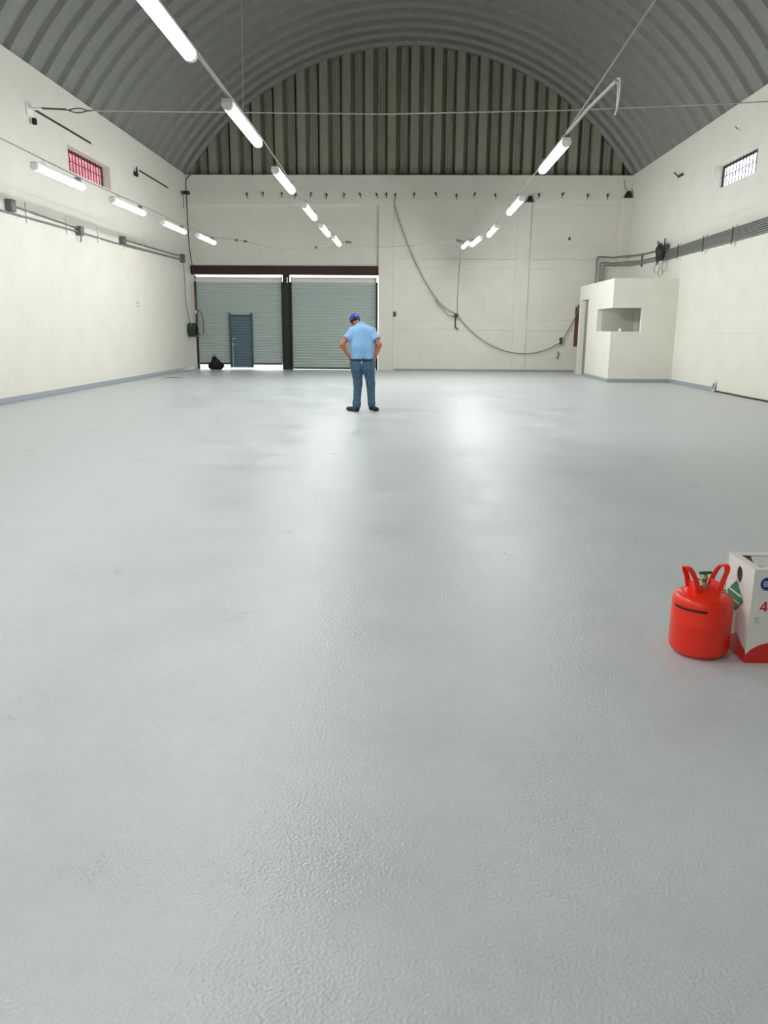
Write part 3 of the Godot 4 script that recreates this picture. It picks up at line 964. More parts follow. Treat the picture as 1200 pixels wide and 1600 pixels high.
func make_back_wall_things() -> void:
	var st: SurfaceTool
	var o: MeshInstance3D
	var t: Node3D
	# row of hooks
	var xs := [-5.51, -4.96, -4.31, -3.83, -3.3, -2.77, -2.17, -1.62, -1.05, -0.72, -0.41, 0.23, 0.97, 1.67, 2.29, 2.99, 3.75, 4.47, 5.27, 6.12, 6.79]
	var rng := RandomNumberGenerator.new()
	rng.seed = 7
	var nth := ["first", "second", "third", "fourth", "fifth", "sixth", "seventh", "eighth", "ninth", "tenth", "eleventh", "twelfth", "thirteenth", "fourteenth", "fifteenth", "sixteenth", "seventeenth", "eighteenth", "nineteenth", "twentieth", "last"]
	for i in xs.size():
		var x: float = xs[i]
		t = thing("wall_hook", "%s small dark hook from the left in the row high on the end wall" % nth[i], "hook", Vector3(x, 5.93 + rng.randf_range(-0.03, 0.03), ZB + 0.12), "hooks along the top of the end wall")
		t.rotation.z = rng.randf_range(-0.4, 0.4)
		st = mb(); bx(st, Vector3(0, 0, 0.008), Vector3(0.06, 0.07, 0.016), 0.004); build(st, "plate", M.hook, t)
		st = mb(); tube(st, curve([Vector3(0, 0.02, 0.01), Vector3(0, 0.05, 0.06), Vector3(0, 0.0, 0.09), Vector3(0, -0.07, 0.085), Vector3(0, -0.13, 0.05)], 4), 0.012, 6); build(st, "rod", M.hook, t)
	# big loop of cable on the wall
	t = thing("hanging_cable", "long grey cable hanging in a bow across the end wall", "cable", Vector3(0, 0, -28.22))
	st = mb()
	tube(st, curve([Vector3(-0.41, 5.80, -0.02), Vector3(-0.43, 5.60, 0), Vector3(-0.28, 5.1, 0), Vector3(0.08, 4.2, 0), Vector3(0.52, 3.3, 0), Vector3(1.05, 2.5, 0), Vector3(1.40, 2.17, 0), Vector3(1.77, 1.95, 0), Vector3(2.25, 1.45, 0), Vector3(2.86, 1.0, 0), Vector3(3.5, 0.73, 0), Vector3(4.25, 0.63, 0), Vector3(4.95, 0.76, 0), Vector3(5.48, 1.08, 0), Vector3(5.8, 1.6, 0), Vector3(6.05, 2.15, 0)]), 0.017, 6)
	build(st, "cable", M.cable, t)
	st = mb()
	tube(st, curve([Vector3(1.05, 2.5, 0.0), Vector3(1.08, 2.36, 0.02), Vector3(1.3, 2.13, 0.02), Vector3(1.5, 1.93, 0.02), Vector3(1.75, 1.90, 0.02)]), 0.013, 6)
	build(st, "slack_strand", M.cable, t)
	st = mb(); bx(st, Vector3(1.76, 1.93, 0.02), Vector3(0.14, 0.14, 0.08), 0.02, Basis(Vector3.BACK, -0.6)); build(st, "plug", M.hook, t)
	st = mb()
	tube(st, curve([Vector3(1.76, 1.90, 0.03), Vector3(1.74, 1.72, 0.03), Vector3(1.75, 1.55, 0.03), Vector3(1.85, 1.45, 0.03)]), 0.024, 6)
	build(st, "tail", M.hook, t)
	st = mb(); bx(st, Vector3(5.48, 1.08, 0.02), Vector3(0.10, 0.24, 0.07), 0.02); build(st, "plug", M.hook, t)
	st = mb(); tube(st, [Vector3(5.28, 0.97, 0.01), Vector3(5.48, 1.08, 0.01)], 0.035, 8); build(st, "sleeve", M.white, t)
	st = mb()
	tube(st, curve([Vector3(1.52, 3.89, -23.46), Vector3(1.56, 3.65, -23.6), Vector3(1.60, 3.05, -24.8), Vector3(1.70, 2.4, -26.7), Vector3(1.80, 2.0, -28.2)]), 0.011, 6)
	o = build(st, "feed_cable", M.cable); tag(o, "thin cord falling from the strung cable to the plug on the end wall", "cord")
	# brown board with a switch
	t = thing("meter_board", "brown wooden board with a switch box behind the booth corner", "board", Vector3(6.17, 0.90, ZB + 0.10))
	st = mb(); span(st, -0.22, 0.22, 0, 1.35, -0.01, 0.03, 0.005); build(st, "board", M.wood, t)
	st = mb(); span(st, -0.16, 0.10, 1.18, 1.42, 0.03, 0.13, 0.01); build(st, "switch_box", M.box_grey, t)
	# outlet, clip and cord end
	t = thing("wall_outlet", "small dark outlet on the pillar right of the shutters", "outlet", Vector3(-0.40, 1.97, ZB + 0.12))
	st = mb(); bx(st, Vector3.ZERO, Vector3(0.11, 0.17, 0.03), 0.006); build(st, "plate", M.box_grey, t)
	st = mb(); bx(st, Vector3(0.0, -0.02, 0.018), Vector3(0.05, 0.09, 0.012), 0.003); build(st, "socket", M.hook, t)
	t = thing("wall_clip", "tiny dark clip alone on the upper right of the end wall", "clip", Vector3(5.60, 4.52, ZB + 0.075))
	st = mb(); bx(st, Vector3.ZERO, Vector3(0.07, 0.10, 0.04), 0.01); build(st, "clip_body", M.hook, t)
	st = mb(); bx(st, Vector3(0.02, 0.07, 0.0), Vector3(0.04, 0.05, 0.03), 0.008); build(st, "screw", M.white, t)
	st = mb(); tube(st, curve([Vector3(5.42, 0.72, ZB + 0.10), Vector3(5.43, 0.60, ZB + 0.12), Vector3(5.40, 0.45, ZB + 0.10)]), 0.022, 6)
	o = build(st, "cord_end", M.cable); tag(o, "short grey cord end sticking from the end wall below the bow", "cord")
	# flood lights
	t = thing("floodlight", "black floodlight on the pillar top beside the right-hand lamp row", "floodlight", Vector3(4.16, 5.78, ZB + 0.20))
	st = mb(); slab(st, PackedVector2Array([Vector2(-0.11, -0.08), Vector2(0.11, -0.08), Vector2(0.05, 0.10), Vector2(-0.05, 0.10)]), Vector3(0, 0, -0.06), Vector3.RIGHT, Vector3.UP, 0.13); build(st, "body", M.black, t)
	st = mb(); span(st, -0.2, 0.12, -0.11, -0.08, -0.08, 0.06, 0.004); build(st, "arm", M.conduit, t)
	t = thing("floodlight", "black floodlight standing on the far right corner column", "floodlight", Vector3(7.46, 5.80, -28.22))
	st = mb(); slab(st, PackedVector2Array([Vector2(-0.13, 0.02), Vector2(0.13, 0.02), Vector2(0.07, 0.20), Vector2(0.0, 0.25), Vector2(-0.07, 0.18)]), Vector3(0, 0, -0.06), Vector3.RIGHT, Vector3.UP, 0.14); build(st, "body", M.black, t)
	st = mb(); span(st, -0.15, 0.15, 0.0, 0.02, -0.1, 0.1, 0.004); build(st, "base", M.white, t)
	st = mb(); tube(st, curve([Vector3(-0.02, 0.2, 0), Vector3(-0.12, 0.4, -0.04), Vector3(-0.14, 0.62, -0.05)]), 0.010, 6); build(st, "cord", M.cable, t)
	# batten left on the wall head
	st = mb(); bx(st, Vector3(0.9, EAVE + 0.02, ZB + 0.06), Vector3(2.7, 0.035, 0.05), 0.004)
	o = build(st, "timber_batten", M.maroon); tag(o, "reddish batten lying on the wall head below the gable", "batten")

func make_right_wall_things() -> void:
	var st: SurfaceTool
	var t := thing("conduit_bundle", "bundle of seven grey conduits along the right wall", "conduit", Vector3(XR - 0.004, 3.6, -21.0))
	for k in 7:
		var y0 := 0.14 - 0.047 * k
		st = mb(); tube(st, [Vector3(-0.07, y0 + 0.02, 13.0), Vector3(-0.07, y0 + 0.03, 3.5), Vector3(-0.07, y0 * 0.85, -3.0)], 0.017, 8); build(st, "pipe", M.conduit, t)
	for z: float in [6.0, 3.8, 1.87, 0.06, -1.82]:
		st = mb(); span(st, -0.045, 0, -0.24, 0.24, z - 0.025, z + 0.025, 0.003); build(st, "strut", M.cap_grey, t)
		st = mb(); span(st, -0.10, -0.088, -0.20, 0.20, z - 0.02, z + 0.02, 0.003); build(st, "clamp", M.hook, t)
	# three pipes run on into the corner, turn along the end wall and drop
	t = thing("corner_conduits", "three grey conduits bending round the right corner and down behind the booth", "conduit", Vector3(XR - 0.004, 3.6, -21.0))
	var lanes := [[0.19, 6.56, 0.0], [0.0, 6.68, 0.03], [-0.08, 6.80, 0.06]]
	for l in lanes:
		var y: float = l[0]
		var x: float = l[1] - XR
		st = mb()
		tube(st, curve([Vector3(-0.07, y, -3.1), Vector3(-0.07, y + 0.05, -5.4), Vector3(-0.40, y + 0.11, -6.9), Vector3(-0.50, y + 0.11, -7.18), Vector3(x + 0.25, y + 0.13, -7.20), Vector3(x + 0.04, y + 0.12, -7.20), Vector3(x, y + 0.04, -7.20), Vector3(x, y - 0.2, -7.20), Vector3(x, -1.2, -7.20)], 5), 0.026, 8)
		build(st, "pipe", M.conduit, t)
	st = mb(); span(st, -0.05, 0, -0.14, 0.24, -5.46, -5.40, 0.003); build(st, "strut", M.box_grey, t)
	# knot of cables at the pull box
	t = thing("cable_tangle", "dark tangle of coiled cables hanging on the conduit bundle", "cables", Vector3(XR - 0.08, 3.68, -24.1))
	st = mb(); bx(st, Vector3(0.02, 0.0, 0), Vector3(0.10, 0.44, 0.5), 0.02); build(st, "pull_box", M.box_grey, t)
	var rng := RandomNumberGenerator.new()
	rng.seed = 11
	for k in 14:
		var pts := []
		var c := Vector3(-0.10 - rng.randf() * 0.06, rng.randf_range(-0.08, 0.08), rng.randf_range(-0.12, 0.12))
		var ry := rng.randf_range(0.14, 0.27)
		var rz := rng.randf_range(0.10, 0.24)
		var ph := rng.randf() * TAU
		for a in 21:
			var an := TAU * a / 20.0 + ph
			pts.append(c + Vector3(sin(an * 2 + k) * 0.03, sin(an) * ry, cos(an) * rz))
		st = mb(); tube(st, pts, 0.016, 6); build(st, "cable_coil", M.hook if k % 3 else M.dark_cable, t)
	for q in [[0.22, -0.40, 0.17], [-0.20, -0.40, 0.17], [0.02, -0.55, 0.13]]:
		var pts := []
		for a in 21:
			var an := TAU * a / 20.0
			pts.append(Vector3(-0.06, q[1] + sin(an) * q[2], q[0] * 1.6 + cos(an) * q[2] * 1.5))
		st = mb(); tube(st, pts, 0.009, 6); build(st, "loose_loop", M.conduit_light, t)
	st = mb(); tube(st, [Vector3(-0.10, 0.12, 0.32), Vector3(-0.10, 0.36, 0.36)], 0.02, 6); build(st, "cable_end", M.dark_cable, t)
	# hook plates on the wall
	t = thing("wall_bracket", "small dark forked bracket below the vault on the right wall", "bracket", Vector3(XR - 0.02, 5.66, -23.4))
	st = mb(); span(st, -0.03, 0.02, -0.03, 0.03, -0.16, 0.22, 0.005); build(st, "plate", M.hook, t)
	st = mb(); tube(st, [Vector3(-0.02, 0.0, -0.10), Vector3(-0.14, 0.12, -0.14)], 0.02, 6); build(st, "prong", M.hook, t)
	t = thing("wall_bracket", "tiny hook above the bright window on the right wall", "bracket", Vector3(XR - 0.02, 5.95, -19.6))
	st = mb(); bx(st, Vector3.ZERO, Vector3(0.04, 0.08, 0.08), 0.006); build(st, "plate", M.cap_grey, t)
	st = mb(); tube(st, [Vector3(0, 0, 0), Vector3(-0.08, 0.08, 0)], 0.010, 6); build(st, "prong", M.hook, t)
	# things at the foot of the right wall
	t = thing("hand_float", "oval pale plastering float leaning at the foot of the right wall", "tool", Vector3(XR - 0.07, 0.0, -19.45))
	t.rotation.z = 0.0
	var ro := Basis(Vector3.BACK, -0.25)
	st = mb(); slab(st, ell(Vector2(0, 0.14), 0.075, 0.14), Vector3(0, 0, 0), Vector3(0, 0, -1), Vector3(0.18, 0.98, 0), 0.015); build(st, "blade", M.carton, t)
	st = mb(); slab(st, ell(Vector2(0, 0.13), 0.035, 0.08), Vector3(-0.018, 0, 0), Vector3(0, 0, -1), Vector3(0.18, 0.98, 0), 0.012); build(st, "handle", M.cable, t)
	st = mb()
	tube(st, curve([Vector3(XR - 0.05, 0.02, -19.3), Vector3(XR - 0.04, 0.018, -18.5), Vector3(XR - 0.06, 0.02, -17.6), Vector3(XR - 0.03, 0.018, -16.5), Vector3(XR - 0.07, 0.02, -14.0), Vector3(XR - 0.03, 0.02, -10.0)]), 0.018, 6)
	var o := build(st, "floor_hose", M.dark_cable); tag(o, "dark hose lying along the foot of the right wall", "hose")

# ---------------------------------------------------------------- man
func make_man() -> void:
	var t := thing("person", "man in a light blue polo shirt, jeans and blue cap, hands on hips, looking down", "person", Vector3(-0.76, 0, -13.86))
	var SL := Vector3(-0.185, 1.385, -0.05)
	var SR := Vector3(0.185, 1.385, -0.05)
	var EL := Vector3(-0.345, 1.165, 0.07)
	var ER := Vector3(0.305, 1.165, 0.07)
	var WL := Vector3(-0.238, 0.965, 0.03)
	var WR := Vector3(0.238, 0.965, 0.03)
	var hL := Vector3(-0.095, 0.90, 0)
	var hR := Vector3(0.095, 0.90, 0)
	var kL := Vector3(-0.075, 0.49, -0.015)
	var kR := Vector3(0.15, 0.49, -0.02)
	var aL := Vector3(-0.095, 0.10, 0.02)
	var aR := Vector3(0.17, 0.11, 0.03)
	var nk := Vector3(-0.03, 1.47, -0.10)
	var hd := Vector3(-0.135, 1.575, -0.17)
	var fwd := Vector3(-0.02, -0.50, -0.85).normalized()      # where the face looks
	var up := (Vector3(-0.15, 1.0, -0.55) - fwd * Vector3(-0.15, 1.0, -0.55).dot(fwd)).normalized()
	var rt := fwd.cross(up).normalized()
	# body: one skin
	var st := mb()
	flesh(st, [
		[hL, 0.08, hR, 0.08, 0.03], [Vector3(0, 0.95, 0), 0.085, Vector3(0, 1.3, -0.03), 0.09, 0.03], [Vector3(-0.09, 1.34, -0.05), 0.075, Vector3(0.09, 1.34, -0.05), 0.075, 0.03],
		[Vector3(0, 1.38, -0.06), 0.07, nk, 0.06, 0.05], [nk, 0.058, hd - up * 0.05, 0.055, 0.04],
		[SL, 0.055, EL, 0.044, 0.03], [EL, 0.043, WL, 0.029, 0.02], [SR, 0.055, ER, 0.044, 0.03], [ER, 0.043, WR, 0.029, 0.02],
		[hL, 0.075, kL, 0.052, 0.04], [kL, 0.052, aL, 0.038, 0.03], [hR, 0.075, kR, 0.052, 0.04], [kR, 0.052, aR, 0.038, 0.03],
	], 0.013)
	# head with brow, nose, chin and ears
	flesh(st, [
		[hd + up * 0.035 - fwd * 0.015, 0.083, hd + up * 0.03 + fwd * 0.02, 0.078, 0.02], [hd, 0.072, hd - up * 0.07 + fwd * 0.035, 0.05, 0.03], [hd - up * 0.085 + fwd * 0.06, 0.026, hd - up * 0.085 + fwd * 0.055, 0.026, 0.03],
		[hd + up * 0.025 + fwd * 0.088, 0.008, hd - up * 0.015 + fwd * 0.108, 0.014, 0.012], [hd - up * 0.045 + fwd * 0.085 - rt * 0.02, 0.009, hd - up * 0.045 + fwd * 0.085 + rt * 0.02, 0.009, 0.01],
		[hd + up * 0.035 + fwd * 0.085 - rt * 0.035, 0.008, hd + up * 0.035 + fwd * 0.085 + rt * 0.035, 0.008, 0.012],
		[hd + rt * 0.078 + up * 0.02, 0.012, hd + rt * 0.078 - up * 0.02, 0.010, 0.006], [hd - rt * 0.078 + up * 0.02, 0.012, hd - rt * 0.078 - up * 0.02, 0.010, 0.006],
		[hd - up * 0.03 - fwd * 0.02, 0.058, nk, 0.058, 0.02],
	], 0.0065)
	# hands on the hips: palm, four fingers round to the front, thumb behind
	for s: float in [-1.0, 1.0]:
		var w: Vector3 = WL if s < 0 else WR
		var b := []
		var pc := w + Vector3(-s * 0.03, -0.075, -0.02)
		b.append([w, 0.027, w + Vector3(-s * 0.012, -0.03, -0.008), 0.026, 0.015])
		for k in 4:
			var base := pc + Vector3(-s * 0.002, 0.016 - k * 0.004, 0.028 - 0.019 * k)
			b.append([w + Vector3(-s * 0.01, -0.02, 0.012 - 0.008 * k), 0.018, base, 0.012, 0.012])
			var ln: float = [0.030, 0.035, 0.033, 0.026][k]
			var m1 := base + Vector3(-s * 0.012, -ln, -0.006)
			b.append([base, 0.0095, m1, 0.009, 0.003])
			b.append([m1, 0.009, m1 + Vector3(-s * 0.020, -ln * 0.8, -0.008), 0.0075, 0.003])
		var th := w + Vector3(-s * 0.012, -0.03, 0.03)
		b.append([w + Vector3(0, -0.015, 0.01), 0.016, th + Vector3(0, -0.01, 0.012), 0.012, 0.01])
		b.append([th + Vector3(0, -0.01, 0.012), 0.0105, th + Vector3(-s * 0.03, -0.035, 0.025), 0.0085, 0.003])
		flesh(st, b, 0.0055)
	build(st, "body", M.skin, t)
	for s: float in [-1.0, 1.0]:
		st = mb(); flesh(st, [[hd + up * 0.015 + fwd * 0.080 + rt * s * 0.032, 0.011, hd + up * 0.015 + fwd * 0.0801 + rt * s * 0.032, 0.011, 0.003]], 0.004)
		build(st, "eye", M.hair, t)
	# hair below the cap
	st = mb()
	flesh(st, [[hd + up * 0.03 - fwd * 0.022, 0.084, hd - up * 0.005 - fwd * 0.030, 0.064, 0.02], [hd + up * 0.022 + rt * 0.030, 0.062, hd - up * 0.02 + rt * 0.03 - fwd * 0.01, 0.052, 0.02], [hd + up * 0.022 - rt * 0.030, 0.062, hd - up * 0.02 - rt * 0.03 - fwd * 0.01, 0.052, 0.02]], 0.008)
	build(st, "hair", M.hair, t)
	# shirt
	st = mb()
	var sdl := (EL - SL).normalized()
	var sdr := (ER - SR).normalized()
	flesh(st, [
		[Vector3(-0.095, 0.90, 0.0), 0.115, Vector3(-0.09, 1.12, -0.01), 0.12, 0.05], [Vector3(0.095, 0.90, 0.0), 0.115, Vector3(0.09, 1.12, -0.01), 0.12, 0.05],
		[Vector3(-0.085, 1.12, -0.01), 0.122, Vector3(-0.08, 1.34, -0.045), 0.112, 0.05], [Vector3(0.085, 1.12, -0.01), 0.122, Vector3(0.08, 1.34, -0.045), 0.112, 0.05],
		[Vector3(-0.03, 1.0, -0.02), 0.125, Vector3(-0.03, 1.36, -0.05), 0.125, 0.05],
		[Vector3(-0.02, 1.40, -0.06), 0.10, nk + Vector3(-0.005, 0.02, 0.0), 0.066, 0.07], [SL + Vector3(0.01, 0.01, 0), 0.07, nk + Vector3(0, 0.0, 0.01), 0.065, 0.04], [SR + Vector3(-0.01, 0.01, 0), 0.07, nk + Vector3(0.02, 0.0, 0.01), 0.065, 0.04], [Vector3(0.0, 1.15, 0.02), 0.115, Vector3(0.0, 1.38, -0.02), 0.105, 0.05],
		[SL + Vector3(0.03, -0.005, 0), 0.078, SL + sdl * 0.19, 0.074, 0.04, SL + sdl * 0.17, sdl], [SR + Vector3(-0.03, -0.005, 0), 0.078, SR + sdr * 0.19, 0.074, 0.04, SR + sdr * 0.17, sdr],
		# folds pulled towards the waist
		[Vector3(0.02, 1.20, 0.115), 0.010, Vector3(-0.07, 0.94, 0.118), 0.016, 0.03], [Vector3(0.06, 1.06, 0.115), 0.008, Vector3(-0.02, 0.92, 0.118), 0.014, 0.03], [Vector3(0.13, 1.12, 0.10), 0.008, Vector3(0.16, 0.95, 0.09), 0.013, 0.03],
	], 0.012, [[Vector3(0, 0.915, 0), Vector3(0, -1, 0)]])
	var sh := build(st, "polo_shirt", M.shirt, t)
	st = mb()
	var ring := []
	var cax := Vector3(-0.35, 0.85, -0.4).normalized()
	var cu := cax.cross(Vector3.RIGHT).normalized()
	var cv := cax.cross(cu)
	for a in 21:
		var an := TAU * a / 20.0
		ring.append(Vector3(-0.048, 1.515, -0.115) + cu * cos(an) * 0.060 + cv * sin(an) * 0.062)
	tube(st, ring, 0.014, 8)
	build(st, "collar", M.shirt, sh)
	for s: float in [-1.0, 1.0]:
		var S0: Vector3 = SL if s < 0 else SR
		var dd: Vector3 = sdl if s < 0 else sdr
		st = mb()
		var u := dd.cross(Vector3.BACK).normalized()
		var v := dd.cross(u)
		var rg := []
		for a in 21:
			var an := TAU * a / 20.0
			rg.append(S0 + dd * 0.163 + (u * cos(an) + v * sin(an)) * 0.071)
		tube(st, rg, 0.008, 6)
		build(st, "sleeve_band", M.shirt, sh)
	# jeans
	st = mb()
	flesh(st, [
		[Vector3(-0.085, 0.86, 0.005), 0.118, Vector3(0.085, 0.86, 0.005), 0.118, 0.04], [Vector3(-0.09, 0.80, 0.035), 0.108, Vector3(-0.09, 0.74, 0.02), 0.10, 0.05], [Vector3(0.095, 0.80, 0.035), 0.108, Vector3(0.10, 0.74, 0.02), 0.10, 0.05],
		[hL + Vector3(-0.005, -0.06, 0), 0.115, kL, 0.077, 0.035], [hR + Vector3(0.015, -0.06, 0), 0.115, kR, 0.077, 0.035],
		[kL, 0.077, aL + Vector3(0, 0.01, 0), 0.064, 0.03], [kR, 0.077, aR + Vector3(0, 0.02, 0), 0.064, 0.03],
		[aL + Vector3(-0.01, 0.05, 0), 0.068, aL + Vector3(0.01, 0.045, 0.01), 0.068, 0.02], [aL + Vector3(0, 0.0, 0.01), 0.066, aL + Vector3(0, -0.005, -0.02), 0.066, 0.02], [aR + Vector3(0, 0.05, 0.01), 0.066, aR + Vector3(0.0, 0.04, -0.01), 0.066, 0.02],
	], 0.012, [[Vector3(0, 0.905, 0), Vector3(0, 1, 0)], [Vector3(0, 0.055, 0), Vector3(0, -1, 0)]])
	var je := build(st, "jeans", M.jeans, t)
	for s: float in [-1.0, 1.0]:
		st = mb(); bx(st, Vector3(s * 0.085, 0.79, 0.142), Vector3(0.11, 0.12, 0.012), 0.005); build(st, "back_pocket", M.jeans, je)
	st = mb()
	var br := []
	for a in 33:
		var an := TAU * a / 32.0
		var cc := cos(an)
		var ss := sin(an)
		br.append(Vector3((0.085 if cc > 0.0 else -0.085) + cc * 0.1225, 0.896, 0.005 + ss * 0.1225))
	strap(st, br, Vector3.UP, 0.035, 0.008)
	build(st, "belt", M.belt, t)
	st = mb(); bx(st, Vector3(-0.003, 0.872, 0.128), Vector3(0.012, 0.05, 0.010), 0.003); build(st, "belt_loop", M.white, t)
	# shoes
	for q in [[aL, Vector3(-0.16, 0.0, -0.16), 0.0], [aR, Vector3(0.09, 0.0, -0.10), 0.03]]:
		var a: Vector3 = q[0]
		var heel := Vector3(a.x, 0.045 + q[2], a.z + 0.03)
		var toe: Vector3 = Vector3(a.x, 0.035, a.z) + q[1]
		st = mb()
		flesh(st, [[heel, 0.045, heel + Vector3(0, 0.035, -0.02), 0.045, 0.03], [heel + Vector3(0, 0.0, -0.02), 0.048, toe, 0.040, 0.03]], 0.009, [[Vector3(0, 0.004, 0), Vector3(0, -1, 0)]])
		var shoe := build(st, "shoe", M.shoe, t)
	# cap
	var cap := Node3D.new(); cap.name = "baseball_cap"; t.add_child(cap)
	cap.transform = Transform3D(Basis(rt, up, -fwd), hd + up * 0.026 - fwd * 0.006)
	st = mb()
	var prof := []
	for k in 9:
		var an := PI / 2 * k / 8.0
		prof.append(Vector2(cos(an) * 0.103, sin(an) * 0.098))
	lathe(st, prof, Vector3.ZERO, 24, Basis().scaled(Vector3(0.92, 1, 1.08)))
	lathe(st, [Vector2(0.099, -0.018), Vector2(0.103, 0.0)], Vector3.ZERO, 24, Basis().scaled(Vector3(0.92, 1, 1.08)))
	build(st, "crown", M.cap_blue, cap)
	st = mb()
	var bp := PackedVector2Array()
	for k in 13:
		var an := PI * k / 12.0
		bp.append(Vector2(cos(an) * 0.080, 0.085 + sin(an) * 0.065))
	bp.append(Vector2(-0.05, 0.088)); bp.append(Vector2(0.05, 0.088))
	slab(st, bp, Vector3(0, -0.016, 0), Vector3.RIGHT, Vector3(0, 0.02, -1), 0.008)
	build(st, "brim", M.cap_blue, cap)
	st = mb(); lathe(st, [Vector2(0.012, 0.0), Vector2(0.009, 0.008), Vector2(0.0, 0.010)], Vector3(0, 0.097, 0), 10); build(st, "button", M.cap_blue, cap)
	st = mb(); bx(st, Vector3(0.03, 0.012, 0.105), Vector3(0.03, 0.02, 0.006), 0.002, Basis(Vector3.UP, 0.25)); build(st, "white_badge", M.white, cap)

# ---------------------------------------------------------------- cylinder and carton
func cylinder(label: String, at: Vector3, turn: float) -> void:
	var c := thing("gas_cylinder", label, "cylinder", at)
	c.rotation.y = turn
	var R := 0.130
	var st := mb()
	var prof := [Vector2(0.0, 0.012), Vector2(0.07, 0.010), Vector2(0.085, 0.002), Vector2(0.098, 0.0)]
	for k in 7:
		var an := -PI / 2 + PI / 2 * k / 6.0
		prof.append(Vector2(R - 0.035 + cos(an) * 0.035, 0.045 + sin(an) * 0.042))
	prof.append(Vector2(R, 0.150)); prof.append(Vector2(R + 0.0012, 0.153)); prof.append(Vector2(R + 0.0012, 0.157)); prof.append(Vector2(R, 0.160))
	for k in 9:
		var an := PI / 2 * k / 8.0
		prof.append(Vector2(R - 0.05 + cos(an) * 0.05, 0.245 + sin(an) * 0.042))
	prof.append(Vector2(0.05, 0.306)); prof.append(Vector2(0.028, 0.310)); prof.append(Vector2(0.0, 0.311))
	lathe(st, prof, Vector3.ZERO, 48)
	build(st, "body", M.red, c)
	# handles: two bent straps with a hand opening
	for s: float in [-1.0, 1.0]:
		st = mb()
		var lean := s * 0.028
		var p := curve([Vector3(s * 0.052, 0.298, 0.040), Vector3(s * 0.056 + lean * 0.3, 0.345, 0.038), Vector3(s * 0.060 + lean * 0.8, 0.385, 0.032), Vector3(s * 0.062 + lean, 0.402, 0.018), Vector3(s * 0.062 + lean, 0.406, 0.0), Vector3(s * 0.062 + lean, 0.402, -0.018), Vector3(s * 0.060 + lean * 0.8, 0.385, -0.032), Vector3(s * 0.056 + lean * 0.3, 0.345, -0.038), Vector3(s * 0.052, 0.298, -0.040)], 4)
		strap(st, p, Vector3(1, 0.12 * s, 0), 0.027, 0.005)
		bx(st, Vector3(s * 0.053, 0.315, 0), Vector3(0.008, 0.04, 0.076), 0.002, Basis(Vector3.BACK, -s * 0.12))
		build(st, "handle", M.red, c)
	st = mb()
	lathe(st, [Vector2(0.020, 0.308), Vector2(0.020, 0.318), Vector2(0.011, 0.320), Vector2(0.011, 0.342), Vector2(0.014, 0.344), Vector2(0.014, 0.352), Vector2(0.009, 0.354), Vector2(0.009, 0.368), Vector2(0, 0.368)], Vector3.ZERO, 16)
	tube(st, [Vector3(0, 0.335, 0), Vector3(0.0, 0.337, -0.04)], 0.009, 10)
	build(st, "valve", M.brass, c)
	st = mb()
	bx(st, Vector3(0, 0.374, 0), Vector3(0.062, 0.012, 0.014), 0.003)
	bx(st, Vector3(0, 0.372, 0), Vector3(0.02, 0.014, 0.02), 0.004)
	build(st, "valve_handle", M.green, c)
	st = mb()
	lathe(st, [Vector2(R + 0.0004, 0.226), Vector2(R + 0.0014, 0.226), Vector2(R + 0.0014, 0.237), Vector2(R + 0.0004, 0.237)], Vector3.ZERO, 16, Basis.IDENTITY, PI * 0.625, PI * 1.01)
	build(st, "dark_strip", M.strip, c)
	st = mb()
	bx(st, Vector3(0.088, 0.2925, 0.018), Vector3(0.022, 0.004, 0.012), 0.001, Basis(Vector3.BACK, -0.33))
	build(st, "relief_plug", M.strip, c)

